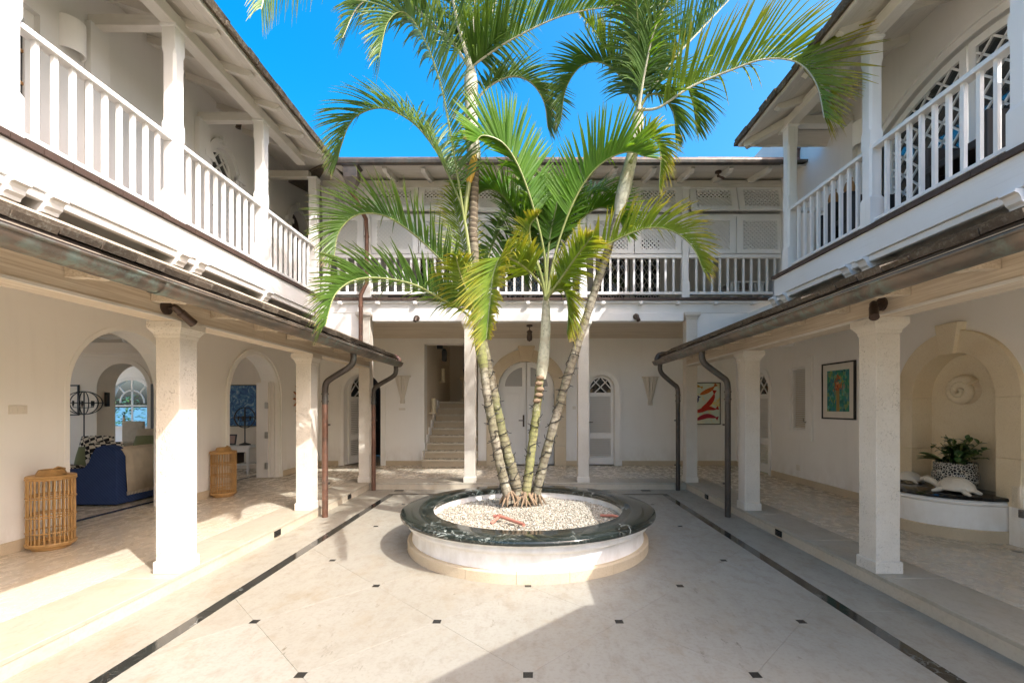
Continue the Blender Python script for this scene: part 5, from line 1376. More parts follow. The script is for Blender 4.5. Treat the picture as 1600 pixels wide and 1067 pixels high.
# basin
BZ = .58; ry, rx = .62, .66
def half(rsc, z, n=40, off=0): return [(WX - max(0, rx*rsc+off)*sin(pi*i/n), NY + (ry*rsc+off)*cos(pi*i/n), z) for i in range(n+1)]
def halfsolid(prof, mat, name, smooth=True):
    m = MB(); rings = []
    for off, z in prof: rings.append(half(1, z, 40, off) + [(WX+.0, NY-(ry+off), z), (WX+.0, NY+(ry+off), z)][:0])
    m.loft([list(r) for r in rings], True, smooth, True); return m.build(name, mat, t, angle=35)
halfsolid([(.01, FZ), (.012, FZ+.115), (0, FZ+.12)], M['base'], 'plinth')
halfsolid([(-.012, FZ+.12), (-.012, BZ-.10), (.0, BZ-.095), (.018, BZ-.08), (.022, BZ-.06), (.012, BZ-.045), (.0, BZ-.04)], M['wall_white'], 'apron')
halfsolid([(.0, BZ-.04), (.028, BZ-.036), (.034, BZ-.02), (.028, BZ-.004), (.02, BZ)], M['granite'], 'black_top')
MB().box((WX-.04, NY-.80, FZ), (WX, NY-.63, BZ+.02)).build('side_pier', M['wall_white'], t)
MB().box((WX+.001, NY-.5, .5), (WX+.185, NY+.5, BZ-.001)).build('ledge', M['granite'], t)
# pot with plant
pt = T('potted_plant', 'patterned pot of glossy green leaves standing on the fountain ledge', 'plant', (WX-.07, 5.15, BZ))
pcx, pcy = WX-.07, 5.15
MB().lathe([(.13, BZ), (.165, BZ+.01), (.20, BZ+.08), (.205, BZ+.16), (.192, BZ+.20), (.185, BZ+.21), (.192, BZ+.225), (.190, BZ+.285), (.178, BZ+.30), (.16, BZ+.30), (.155, BZ+.25), (.0, BZ+.25)], (pcx, pcy, 0), 32).build('pot', M['pot'], pt)
rq = random.Random(5)
def leafblade(m, p, d, L, W, up=Vector((0,0,1)), K=5):
    d = d.normalized(); s_ = d.cross(up); s_ = s_.normalized() if s_.length > .1 else Vector((1,0,0)); n_ = s_.cross(d); vs = []
    for a in range(K):
        e = a/(K-1); c = p + d*L*e - Vector((0,0,1))*.25*L*e*e; hw = W*.5*sin(pi*min(.98, .08+e*.9))**.8
        vs += [c - s_*hw + n_*hw*.25, c, c + s_*hw + n_*hw*.25]
    m.add(vs, [f for a in range(K-1) for f in ((a*3,a*3+1,a*3+4,a*3+3),(a*3+1,a*3+2,a*3+5,a*3+4))], None, True)
for i in range(38):
    a = rq.uniform(0, 2*pi); el_ = rq.uniform(.15, 1.3); L = rq.uniform(.2, .42)
    d = Vector((cos(a)*cos(el_)*.7, sin(a)*cos(el_), sin(el_))); b = Vector((pcx, pcy, BZ+.25))
    if b.x + d.x*L > WX+.15: d.x *= -.4
    if i < 12: d.y -= .25
    P = cr([b, b+d*L*.5+Vector((0,0,.03)), b+d*L], 8); st_ = MB(); st_.tube(P, .004, 5)
    sp_ = st_.build('stem', M['stalk'], pt)
    m = MB()
    for k2 in range(10):
        q = P[2+int(k2*.55)]; dd = Vector((rq.uniform(-.6,.5), rq.uniform(-1,1), rq.uniform(-.1,.8))); sz = rq.uniform(.05, .10)
        leafblade(m, q, dd, sz, sz*.75)
    m.build('leaves', M['foliage'], sp_)
for k2 in range(7):
    m = MB(); a = 1.0+k2*.33; leafblade(m, Vector((pcx-.05, pcy+.10, BZ+.29)), Vector((-.45, cos(k2*.8-.6)*.4+.75, .55-.13*(k2 % 3))), .26, .12); m.build('broad_leaf', M['foliage2'], pt)
def turtle(cx, cy, z, sc_, rot, label):
    t = T('turtle_figure', label, 'figurine', (cx, cy, z), 'ceramic turtles'); Rz = Matrix.Rotation(rot, 3, 'Z'); C0 = Vector((cx, cy, z))
    W = lambda x, y, zz: C0 + Rz @ (Vector((x, y, zz))*sc_)
    rings = []
    for j in range(9):
        th = pi/2*j/8; ring = []
        for i in range(28):
            ph = 2*pi*i/28; k2 = 1 + .03*cos(ph*13)*sin(th*2)
            ring.append(W(.25*cos(ph)*cos(th)*k2, .17*sin(ph)*cos(th)*k2, .06+.20*sin(th)*k2))
        rings.append(ring)
    m = MB(); m.loft([[W(.22*cos(2*pi*i/28), .15*sin(2*pi*i/28), .04) for i in range(28)], [W(.26*cos(2*pi*i/28), .18*sin(2*pi*i/28), .06) for i in range(28)]] + rings, True, True); m.build('shell', M['ceramic'], t, angle=60)
    m = MB()
    m.tube([W(.20,0,.08), W(.28,0,.12), W(.34,0,.155), W(.39,0,.165), W(.43,0,.15)], [k2*sc_ for k2 in (.06,.05,.052,.055,.025)], 12)
    for sx, sy in ((.16,.13),(.16,-.13),(-.17,.12),(-.17,-.12)):
        f_ = MB(); f_.tube([W(sx*.8, sy*.8, .07), W(sx*1.15, sy*1.25, .035), W(sx*1.5, sy*1.35, .012)], [.045*sc_, .035*sc_, .02*sc_], 10); f_.build('flipper', M['ceramic'], t, angle=60)
    MB().tube([W(-.22,0,.06), W(-.30,0,.03)], [.03*sc_, .008*sc_], 8).build('tail', M['ceramic'], t)
    m.build('head', M['ceramic'], t, angle=60)
    m = MB()
    for r_, zz in ((.5, .19), (.8, .145)):
        m.tube([W(.25*r_*cos(2*pi*i/24), .17*r_*sin(2*pi*i/24), .063+.20*sqrt(1-r_*r_)) for i in range(25)], .004*sc_, 5)
    for i in range(8): m.tube([W(.25*q*cos(2*pi*i/8), .17*q*sin(2*pi*i/8), .063+.20*sqrt(max(0,1-q*q))) for q in (.5,.6,.7,.8,.92)], .004*sc_, 5)
    m.build('shell_ridge', M['ceramic'], t)
turtle(4.56, 4.88, BZ, .66, radians(112), 'cream ceramic turtle in front of the patterned pot')
turtle(4.66, 5.60, BZ, .5, radians(-60), 'smaller cream ceramic turtle half behind the column on the ledge')
# hurricane glass at the far right of the frame
t = T('glass_hurricane', 'tall clear glass candle hurricane at the right edge beside the fountain', 'candle holder', (4.69, 4.33, FZ))
MB().lathe([(.07, FZ+.30), (.085, FZ+.32), (.085, FZ+.62), (.08, FZ+.62), (.08, FZ+.33)], (4.69, 4.33, 0), 24).build('cylinder', M['clear'], t)
MB().lathe([(0, FZ), (.08, FZ), (.08, FZ+.02), (.03, FZ+.05), (.025, FZ+.2), (.05, FZ+.29), (.07, FZ+.30)], (4.69, 4.33, 0), 24).build('stem', M['clear'], t)
MB().lathe([(0, FZ+.33), (.04, FZ+.33), (.04, FZ+.40), (0, FZ+.40)], (4.69, 4.33, 0), 16).build('candle', M['black'], t)

# ================================================================== PICTURES
def art_mat(kind):
    k = NM(kind + ' print', rough=.5, spec=.3)
    if kind == 'tree':
        v = k.N.new("ShaderNodeTexVoronoi"); v.inputs['Scale'].default_value = 24; k.L.new(k.vec((1, 1, .8)), v.inputs['Vector'])
        hsv = k.N.new("ShaderNodeSeparateColor"); k.L.new(v.outputs['Color'], hsv.inputs[0])
        bgc = k.ramp(hsv.outputs[0], [(0, (.02,.12,.14)), (.3, (.05,.28,.16)), (.55, (.03,.20,.26)), (.8, (.25,.34,.08)), (1, (.10,.38,.34))])
        red = k.ramp(hsv.outputs[1], [(0, (.36,.06,.03)), (.5, (.5,.16,.05)), (1, (.55,.32,.18))])
        s3 = k.N.new("ShaderNodeSeparateXYZ"); k.L.new(k.pos, s3.inputs[0])
        dy = k.math('ABSOLUTE', k.math('SUBTRACT', s3.outputs[1], 7.17)); dz = k.math('ABSOLUTE', k.math('SUBTRACT', s3.outputs[2], 1.82))
        cr_ = k.math('ADD', k.math('MULTIPLY', dy, 4.4), k.math('MULTIPLY', dz, 3.0))
        crown = k.math('LESS_THAN', k.math('ADD', cr_, k.math('MULTIPLY', k.noise(13, 4, None, .75), 3.2)), 2.0)
        col = k.mix(crown, bgc, red)
        tr = k.math('MULTIPLY', k.math('LESS_THAN', dy, .035), k.math('LESS_THAN', s3.outputs[2], 1.75)); k.color(k.mix(tr, col, (.34,.22,.08)))
    if kind == 'wave':
        n = k.noise(3.2, 8, k.vec((1.5, 1, 1.5), rot=(0, .6, 0)), .72, 2.5); k.color(k.ramp(n, [(.3, (.008,.03,.12)), (.45, (.02,.09,.24)), (.55, (.07,.2,.36)), (.63, (.35,.45,.52)), (.72, (.08,.2,.34))]))
    if kind == 'sea':
        k.color(k.ramp(k.noise(3, 4), [(.35, (.74,.76,.62)), (.5, (.62,.74,.66)), (.58, (.80,.62,.20)), (.66, (.66,.72,.60))]))
    return k.m
def picture(fm, u0, z0, u1, z1, label, art, matw, th=.035, border=.022, lab='picture'):
    a = Vector(fm((u0+u1)/2, (z0+z1)/2, 0)); t = T('picture', label, 'picture', tuple(a))
    MB().panel(rect(u0, z0, u1, z1), [rect(u0+border, z0+border, u1-border, z1-border)], fm, -th, -.002).build('frame', M['black'], t, bevel=.002)
    if matw: MB().panel(rect(u0+border, z0+border, u1-border, z1-border), [rect(u0+border+matw, z0+border+matw, u1-border-matw, z1-border-matw)], fm, -th+.012, -.004).build('mount', M['ceramic'], t)
    q = border+matw; MB().panel(rect(u0+q, z0+q, u1-q, z1-q), [], fm, -th+.014 if matw else -th+.008, -.003).build('print', art, t)
    return t
picture(fR, 6.79, 1.30, 7.55, 2.19, 'framed bright tree print with cream mount between shuttered window and column', art_mat('tree'), .10)
kp = picture(fB, 3.72, 1.08, 4.50, 2.06, 'black framed painting of red and orange fish on the back wall', art_mat('sea'), 0, .04, .018)
# painted fish as thin flat paint shapes on the canvas
fish_m = {n_: simple('fish paint ' + n_, c_, .5, .3, 0, .35, 14) for n_, c_ in (('red', (.50,.035,.02)), ('orange', (.62,.17,.03)), ('crimson', (.40,.02,.05)), ('navy', (.04,.04,.16)), ('ochre', (.62,.36,.05)))}
def fish(pts, wd, mat, dd):
    P = cr([(p[0], p[1], 0) for p in pts], 18); L = []; Rr = []
    for i, p in enumerate(P):
        tn = (P[min(i+1,17)]-P[max(i-1,0)]).normalized(); nn_ = Vector((-tn.y, tn.x, 0)); e = i/17
        hw = wd*(sin(pi*min(1, e*1.15+.03))**.7 if e < .82 else .22 + (e-.82)*4.2)
        L.append(p + nn_*hw); Rr.append(p - nn_*hw)
    m = MB(); lp = [(p.x, p.y) for p in L] + [(p.x, p.y) for p in reversed(Rr)]
    m.band([(p.x, p.y) for p in L], [(p.x, p.y) for p in Rr], fB, -.033-dd, -.030); m.build('painted_fish', fish_m[mat], kp)
fish([(3.92,1.18),(4.05,1.24),(4.2,1.28),(4.36,1.25),(4.44,1.22)], .055, 'crimson', .000)
fish([(3.85,1.38),(4.02,1.40),(4.2,1.46),(4.36,1.44),(4.45,1.47)], .05, 'red', .001)
fish([(4.05,1.45),(4.22,1.56),(4.33,1.72),(4.36,1.88)], .055, 'red', .0015)
fish([(4.02,1.78),(4.15,1.84),(4.3,1.92),(4.40,2.02)], .05, 'orange', .001)
fish([(3.80,1.96),(3.94,1.98),(4.08,1.94)], .035, 'ochre', .001)
fish([(3.84,1.58),(3.94,1.64),(4.0,1.74)], .05, 'navy', .001)

# ================================================================== WALL PIECES
def shell_sconce(x, z0, z1, label):
    t = T('shell_sconce', label, 'wall light', (x, BY, z0), 'shell wall sconces')
    rings = []; n = 66
    for e, wd in ((0, .055), (.08, .06), (.16, .05), (.22, .058), (.5, .105), (.8, .15), (1.0, .185)):
        z = z0 + (z1-z0)*e; ring = []
        for i in range(n+1):
            a = pi*i/n; k2 = 1 + (-.26*abs(sin(a*5.5)) if e > .2 else 0); ring.append((x - wd*cos(a)*k2, BY - (wd*.75*sin(a)*k2), z))
        rings.append(ring)
    m = MB(); m.loft([r + [(x, BY-.002, r[0][2])] for r in rings], True, True); m.build('fluted_shell', M['coral'], t, angle=25)
    m = MB(); m.loft([[(x - .20*cos(pi*i/20), BY-.15*sin(pi*i/20), z) for i in range(21)] for z in (z1, z1+.025)]); m.build('rim', M['coral'], t)
shell_sconce(2.865, 1.53, 2.17, 'fluted coral stone shell sconce right of the narrow louvred door')
shell_sconce(-2.94, 1.57, 2.19, 'fluted coral stone shell sconce left of the staircase')
def plate(fm, u, z, w_, h_, label, group=None):
    t = T('wall_switch', label, 'switch', fm(u, z, 0), group)
    MB().panel(rect(u-w_/2, z-h_/2, u+w_/2, z+h_/2), [], fm, -.010, -.001).build('plate', M['plastic'], t, bevel=.002)
    m = MB(); n = max(1, round(w_/.05))
    for i in range(n): m.panel(rect(u-w_/2+w_*(i+.3)/n, z-h_*.22, u-w_/2+w_*(i+.7)/n, z+h_*.22), [], fm, -.014, -.0095)
    m.build('rocker', M['plastic'], t)
plate(fL, 4.37, 1.47, .16, .085, 'cream double switch plate left of the big sofa arch')
plate(fB, -2.95, 1.44, .15, .05, 'small switch plate under the sconce by the stairs')
plate(fB, 1.08, 1.47, .075, .075, 'small switch plate beside the stone door surround')
plate(fR, 8.25, .40, .11, .10, 'low power socket beneath the shuttered window')
plate(fB, -2.20, 1.5, .05, .1, 'thin switch plate at the stair opening edge') if False else None
# terracotta sun disc
t = T('sun_ornament', 'terracotta sun face disc on the loggia wall behind the column', 'wall ornament', (-WX, 9.86, 1.66))
m = MB(); prof = [(.0, .10), (.09, .095), (.16, .07), (.20, .045), (.24, .05), (.26, .03), (.26, .0)]
rings = [[(-WX+.002+d, 9.86+max(r,.002)*cos(2*pi*i/32), 1.66+max(r,.002)*sin(2*pi*i/32)) for i in range(32)] for r, d in prof]
m.loft(rings, True, True)
m.build('face', M['terracotta'], t)
for i in range(16):
    a = 2*pi*i/16; m = MB(); p = lambda r, b, d: (-WX+d, 9.86+r*cos(a+b), 1.66+r*sin(a+b))
    m.loft([[p(.24,-.15,.004), p(.24,.15,.004), p(.24,.15,.035), p(.24,-.15,.035)], [p(.38,-.02,.004), p(.38,.02,.004), p(.38,.02,.015), p(.38,-.02,.015)]]); m.build('ray', M['terracotta'], t)
# balcony wall lamps
def wall_lamp(s, y, z, label):
    t = T('wall_lamp', label, 'wall light', (s*UX, y, z), 'half cylinder wall lamps')
    L = [(s*(UX - .115*sin(pi*i/16)), y + .115*cos(pi*i/16)) for i in range(17)]; I = [(s*(UX - .10*sin(pi*i/16)), y + .10*cos(pi*i/16)) for i in range(16, -1, -1)]
    m = MB(); 
    rings = [[(p[0], p[1], z-.16) for p in L+I], [(p[0], p[1], z+.16) for p in L+I]]; m.loft(rings); m.build('shade', M['wall_white'], t)
    MB().box((s*UX, y-.04, z-.05), (s*(UX-.05), y+.04, z+.05)).build('bulb_holder', M['ceramic'], t)
wall_lamp(-1, 4.63, 5.22, 'white half cylinder lamp on the left balcony wall')
wall_lamp(1, 6.33, 5.26, 'white half cylinder lamp at the far end of the right balcony wall')
# bronze spot lights
def spot(base, nrm, d, label, L=.16, r=.034):
    base = Vector(base); nrm = Vector(nrm).normalized(); d = Vector(d).normalized(); t = T('spot_light', label, 'spot light', tuple(base), 'bronze spot lights')
    m = MB(); m.tube([base, base+nrm*.02, base+nrm*.028], [.055, .055, .03], 20); m.build('base_plate', M['bronze'], t, angle=40)
    j = base + nrm*.075; MB().tube([base+nrm*.02, j], .014, 8).ell(j, (.024,)*3, 10, 8).build('arm', M['bronze'], t)
    m = MB(); m.tube([j - d*.02, j+d*.0, j+d*.05, j+d*.055, j+d*L, j+d*(L+.02)], [r*.6, r*.85, r*.85, r, r, r*1.05], 16, True, True); m.build('head', M['bronze'], t, angle=40)
    return t
spot((-2.88, 3.64, 2.285), (1, 0, 0), (.25, .75, -.55), 'brown bullet spot light on the left beam above the near column')
spot((2.88, 3.72, 2.33), (-1, 0, 0), (-.35, -.5, -.6), 'brown bullet spot light on the right beam above the near column')
spot((1.96, 8.33, 3.13), (0, -1, 0), (.15, -.5, -.8), 'black bullet spot light on the white lintel, right of the palms', .09, .035)
spot((-2.02, 8.33, 3.10), (0, -1, 0), (-.1, -.4, -.8), 'small spot light on the white lintel above the staircase', .06, .03)
spot((-4.30, 6.84, 5.86), (0, 0, -1), (-.2, 0, -1), 'brown spot light hanging from the left balcony soffit', .12, .035)
spot((3.28, 7.9, 5.545), (0, 0, -1), (.9, 0, -.4), 'small dark spot light under the back roof eave', .09, .022)
t = T('pendant_lantern', 'small bronze bell pendant hanging before the arched double door', 'pendant light', (.03, 9.0, 3.1))
MB().lathe([(.06, 3.098), (.06, 3.07), (.01, 3.055), (.008, 3.0)], (.03, 9.0, 0), 14).build('ceiling_rose', M['bronze'], t)
MB().lathe([(.0, 3.0), (.02, 3.0), (.06, 2.97), (.045, 2.94), (.055, 2.86), (.05, 2.80), (.015, 2.78), (.0, 2.77)], (.03, 9.0, 0), 14).build('bell', M['bronze'], t)

# ================================================================== LANTERNS
def lantern(x, y, label, sc_=1.0, n=30):
    t = T('rattan_lantern', label, 'lantern', (x, y, FZ), 'rattan floor lanterns'); R0, hh = .168*sc_, .70*sc_
    C = lambda r, a, z: (x + r*cos(a), y + r*sin(a), FZ + z)
    for i in range(n):
        a = 2*pi*i/n; MB().tube([C(R0*(1-.00), a, .045), C(R0, a, hh)], .0055*sc_+.001*(i % 2), 6).build('cane', M['rattan'], t)
    for z, rr, tk in ((.045, R0, .012), (.06, R0+.006, .012), (.17, R0+.008, .006), (.32, R0+.008, .006), (.34, R0-.012, .006), (.50, R0+.008, .006), (.52, R0-.012, .006), (hh-.02, R0+.006, .010), (hh, R0, .014)):
        MB().tube([C(rr, 2*pi*i/36, z*sc_ if z < hh-.1 else z) for i in range(37)], tk, 7, True, False).build('hoop', M['rattan'], t)
    for z in (0.012, .03): MB().tube([C(R0*.78, 2*pi*i/36, z) for i in range(37)], .012, 7, True, False).build('foot_ring', M['rattan'], t)
    m = MB()
    for k2 in range(12): m.tube([C(.03+R0*.9*k2/12, 2*pi*i/30, hh+.005) for i in range(31)], .008, 5, True, False)
    m.build('top_coil', M['rattan'], t)
    m = MB()
    for k2 in range(4): m.tube([C(R0*.62-.006*k2, 2*pi*i/30, hh+.018+.013*k2) for i in range(31)], .010, 6, True, False)
    m.build('lid_ring', M['rattan'], t)
    MB().tube([C(R0*.60, 1.2, hh+.06), C(R0*.3, .3, hh+.085), C(R0*.5, -.8, hh+.06)], .011, 6).build('handle', M['rattan'], t)
    MB().lathe([(0, .03), (R0*.9, .03), (R0*.9, .04), (0, .04)], (x, y, FZ), 24).build('base_disc', M['rattan'], t)
    return t
lantern(-4.67, 4.49, 'tall honey rattan lantern nearest the camera, left of the sofa arch')
lantern(-4.69, 7.06, 'honey rattan lantern between the two loggia arches', .98)

# ================================================================== LIVING ROOM
t = T('sofa', 'navy ribbed sofa with its end turned to the open arch', 'sofa', (-6.2, 7.4, FZ))
arm = [(-5.68, FZ+.02), (-5.68, .80), (-5.71, .88), (-5.78, .94), (-5.88, .965), (-5.98, .93), (-6.04, .84), (-6.08, .73), (-6.14, .655), (-6.25, .625), (-6.5, .625), (-6.66, .61), (-6.74, .56), (-6.76, .48), (-6.76, FZ+.02)]
MB().loft([[(x, 6.33, z) for x, z in arm], [(x, 6.52, z) for x, z in arm]]).build('arm', M['navy'], t, bevel=.02)
MB().loft([[(x, 8.30, z) for x, z in arm], [(x, 8.50, z) for x, z in arm]]).build('arm', M['navy'], t, bevel=.02)
bk_ = [(-5.68, FZ+.02), (-5.68, .78), (-5.72, .86), (-5.80, .90), (-5.90, .86), (-5.96, .70), (-5.98, FZ+.02)]
MB().loft([[(x, 6.524, z) for x, z in bk_], [(x, 8.296, z) for x, z in bk_]]).build('back', M['navy'], t, bevel=.015)
MB().box((-6.76, 6.525, FZ+.02), (-5.985, 8.295, .52)).build('seat', M['navy'], t, bevel=.03)
th = T('throw', 'cream fringed throw draped over the navy sofa back', 'throw', (-5.68, 6.85, .9))
xs_ = [(-5.90, .885), (-5.80, .918), (-5.71, .885), (-5.662, .80), (-5.655, .6), (-5.650, .30)]
m = MB(); rings = []
for j in range(25):
    y = 6.45 + .72*j/24; rings.append([(x + .012*sin(j*1.3+z*6)*(1 if z < .8 else .2), y, z) for x, z in xs_])
vs = [p for r in rings for p in r]; k2 = len(xs_)
m.add(vs, [(a*k2+b, a*k2+b+1, (a+1)*k2+b+1, (a+1)*k2+b) for a in range(24) for b in range(k2-1)], None, True)
cl = m.build('cloth', M['cream'], th); sm_ = cl.modifiers.new('thick', 'SOLIDIFY'); sm_.thickness = .008
m = MB()
for j in range(60): y = 6.455+.71*j/59; m.tube([(-5.650, y, .302), (-5.645, y+.004*sin(j*3), .25)], .003, 4)
m.build('fringe', M['cream'], th, kind='stuff')
def cushion(c, mat, w_, label, rz=0, tilt=.3, h_=None):
    t = T('cushion', label, 'cushion', c, 'sofa cushions'); h_ = h_ or w_
    R_ = Matrix.Rotation(rz, 3, 'Z') @ Matrix.Rotation(tilt, 3, 'X'); m = MB(); n = 10; vs = []; C = Vector(c)
    for sd in (-1, 1):
        for i in range(n+1):
            for j in range(n+1):
                u, v = -1+2*i/n, -1+2*j/n; th_ = .075*((1-u*u)*(1-v*v))**.45 + .004; pin = 1-.07*(u*u*v*v) - .05*(1-abs(u*v))*0
                vs.append(C + R_ @ Vector((u*w_/2*(pin-.05*(1-u*u)*0), sd*th_, v*h_/2*pin)))
    N2 = (n+1)**2; fs = []
    for sd in range(2):
        for i in range(n):
            for j in range(n):
                q = sd*N2 + i*(n+1)+j; fs.append((q, q+1, q+n+2, q+n+1))
    for i in range(n):
        for a, b in ((i, i+1), (N2-1-i, N2-2-i), (i*(n+1), (i+1)*(n+1)), (i*(n+1)+n, (i+1)*(n+1)+n)): fs.append((a, b, N2+b, N2+a))
    m.add(vs, fs, None, True); m.build('cover', mat, t, angle=70)
    m = MB()
    for a, b in ((0,1),(1,2),(2,3),(3,0)):
        cs = [(-1,-1),(1,-1),(1,1),(-1,1)]; p, q = cs[a], cs[b]; m.tube([C + R_ @ Vector((p[0]*w_/2*.93, 0, p[1]*h_/2*.93)), C + R_ @ Vector((q[0]*w_/2*.93, 0, q[1]*h_/2*.93))], .007, 5)
    m.build('piping', mat, t); return t
cushion((-6.22, 6.75, .76), M['check'], .44, 'black and white checked cushion leaning by the navy sofa arm', radians(55), -.25)
cushion((-6.55, 6.85, .72), M['sage'], .38, 'sage green cushion in front of the checked cushions', radians(10), -.3)
cushion((-6.75, 7.15, .80), M['check'], .50, 'black and white checked cushion behind the green one', radians(5), -.2)
cushion((-6.66, 6.66, .58), M['check'], .50, 'checked seat cushion lying at the sofa front', radians(5), 1.35)
cushion((-6.60, 7.95, .88), M['oat'], .48, 'oatmeal cushion at the far end of the sofa', 0, -.2)
cushion((-6.10, 8.15, .90), M['check'], .42, 'checked cushion at the far back corner of the sofa', 0, -.2)
cushion((-5.98, 7.62, .94), M['oat'], .42, 'oatmeal cushion peeping over the sofa back', radians(15), -.35)
cushion((-6.03, 7.25, .88), M['sage'], .36, 'sage cushion peeping over the throw', radians(20), -.5)
# orb lamps
def orb_lamp(x, y, zb, zc, r, label, rz=.8):
    t = T('orb_lamp', label, 'lamp', (x, y, zb), 'black iron orb lamps')
    MB().lathe([(0, zb), (.11*r/.28+.03, zb), (.10*r/.28+.03, zb+.02), (.015, zb+.05), (.011, zb+.1), (.011, zc-r*rz), (.011, zc+r*rz)], (x, y, 0), 16).build('stand', M['black'], t)
    for k2 in range(3):
        a = pi*k2/3; MB().tube([(x+r*cos(a)*cos(q*2*pi/40), y+r*sin(a)*cos(q*2*pi/40), zc+r*rz*sin(q*2*pi/40)) for q in range(41)], .009, 6, True, False).build('hoop', M['black'], t)
    MB().tube([(x+r*cos(q*2*pi/40), y+r*sin(q*2*pi/40), zc) for q in range(41)], .009, 6, True, False).build('hoop', M['black'], t)
    for k2 in range(5):
        a = 2*pi*k2/5; px, py = x+r*.55*cos(a), y+r*.55*sin(a); h_ = MB(); h_.tube([(x, y, zc-r*.35), (px, py, zc-r*.3), (px, py, zc-r*.1), (px, py, zc+r*.15)], [.006, .006, .018, .016], 8); h_.build('candle_arm', M['black'], t)
orb_lamp(-8.72, 9.0, FZ, 1.57, .28, 'tall black orb floor lamp seen through the sofa arch')
orb_lamp(-5.90, 9.55, .70, 1.27, .21, 'black orb table lamp on the white console in the far arch', 1.0)
# ceiling fan
t = T('ceiling_fan', 'white ceiling fan in the living room', 'fan', (-7.0, 8.0, 2.9))
MB().lathe([(.0, 2.92), (.06, 2.92), (.05, 2.88), (.015, 2.86), (.015, 2.80), (.09, 2.79), (.12, 2.75), (.12, 2.70), (.07, 2.67), (.05, 2.62), (.0, 2.60)], (-7.0, 8.0, 0), 20).build('motor', M['ceramic'], t)
for k2 in range(5):
    a = 2*pi*k2/5+.3; d = Vector((cos(a), sin(a), 0)); q = Vector((-sin(a), cos(a), .12)); b = Vector((-7.0, 8.0, 2.71)); P = [b+d*.12-q*.04, b+d*.25-q*.07, b+d*.62-q*.075, b+d*.66-q*.05, b+d*.66+q*.05, b+d*.62+q*.075, b+d*.25+q*.07, b+d*.12+q*.04]
    m = MB(); m.loft([P, [p + Vector((0,0,.008)) for p in P]]); m.build('blade', M['ceramic'], t)
# painting, console table, frames, plant beyond the far arch
picture(fI, -6.95, 1.06, -6.02, 1.98, 'blue abstract wave painting above the console in the far arch', art_mat('wave'), 0, .03, .02)
MB_ = T('picture_mount', 'pale wooden mount board around the blue wave painting', 'mount board', (-6.5, RY, 1.5))
MB().panel(rect(-7.1, .92, -5.90, 2.10), [rect(-6.96, 1.05, -6.01, 1.99)], fI, -.012, -.001).build('backing_frame', M['room'], MB_)
ct = T('console_table', 'small white console table with lower shelf in the far arch room', 'table', (-6.25, 9.55, FZ))
MB().box((-6.75, 9.32, .655), (-5.66, 9.75, .70)).build('top', M['door'], ct, bevel=.005)
for x, y in ((-6.70, 9.36), (-6.70, 9.71), (-5.72, 9.36), (-5.72, 9.71)):
    MB().sqloft(x, y, [(.016, FZ), (.026, .655)]).build('leg', M['door'], ct)
MB().box((-6.70, 9.37, .30), (-5.72, 9.70, .325)).build('shelf', M['door'], ct); MB().box((-6.70, 9.345, .57), (-5.72, 9.36, .654)).build('apron', M['door'], ct)
t = T('storage_box', 'dark box on the lower shelf of the white console', 'box', (-6.2, 9.55, .33))
MB().box((-6.5, 9.42, .326), (-5.98, 9.66, .52)).build('body', M['dark_wood'], t, bevel=.01); MB().box((-6.51, 9.41, .521), (-5.97, 9.67, .55)).build('lid', M['dark_wood'], t)
for i, (x, lab) in enumerate(((-6.55, 'black photo frame at the far left of the console'), (-6.32, 'photo frame with pale picture in the middle of the console'), (-6.13, 'photo frame leaning nearest the orb table lamp'))):
    t = T('photo_frame', lab, 'photo frame', (x, 9.5, .70), 'photo frames on the console'); Rz = Matrix.Rotation(.35-.2*i, 3, 'Z') @ Matrix.Rotation(-.2, 3, 'X')
    MB().obox((x, 9.5, .815), (.17, .015, .22), Rz).build('frame', M['black'], t)
    MB().obox(Vector((x, 9.5, .815)) + Rz @ Vector((0, -.009, 0)), (.12, .004, .16), Rz).build('print', simple('faded photo %d' % i, ((.3,.3,.32), (.5,.5,.5), (.35,.22,.17))[i], .3), t)
t = T('leafy_plant', 'broad leaved dark plant behind the console by the folded door', 'plant', (-5.62, 9.9, FZ))
MB().lathe([(0, FZ), (.11, FZ), (.14, FZ+.24), (.12, FZ+.24), (0, FZ+.2)], (-5.62, 9.9, 0), 18).build('pot', M['terracotta'], t)
for i in range(12):
    a = 2.4*i; z = .7+.06*i; m = MB(); b = Vector((-5.62, 9.9, z)); leafblade(m, b, Vector((cos(a)*.8, sin(a)*.3-.5, .3)), .24, .13); m.build('leaf', M['foliage'], t)
MB().tube([(-5.62, 9.9, FZ+.2), (-5.60, 9.88, .8), (-5.62, 9.9, 1.4)], .012, 6).build('stem', M['root'], t)
# black framed panels on the inner wall, right of the inner arch
t = T('framed_panels', 'tall black frame holding pale panels beside the inner arch', 'wall panel', (-8.1, RY, 1.4))
MB().panel(rect(-8.36, .75, -7.75, 2.0), [rect(-8.29, z, -7.82, z+.36) for z in (.80, 1.20, 1.60)], fI, -.05, -.002).build('frame', M['black'], t)
for z in (.80, 1.20, 1.60): MB().panel(rect(-8.29, z, -7.82, z+.36), [], fI, -.02, -.004).build('panel', M['ceramic'], t)
t = picture(fI, -10.4, 1.3, -9.98, 1.98, 'dark framed picture left of the inner arch, behind the floor lamp', M['room'], .0, .03, .03)
t = T('wall_speaker', 'slim black wall light on the reveal of the inner arch', 'wall light', (-9.56, 10.4, 1.6))
MB().box((-9.585, 10.36, 1.5), (-9.52, 10.44, 1.82)).build('body', M['black'], t, bevel=.01); MB().box((-9.53, 10.33, 1.55), (-9.50, 10.36, 1.77)).build('cover', M['dark_wood'], t)
t = T('dining_chair', 'cream upholstered chair in the sunroom beyond the inner arch', 'chair', (-10.2, 11.6, FZ))
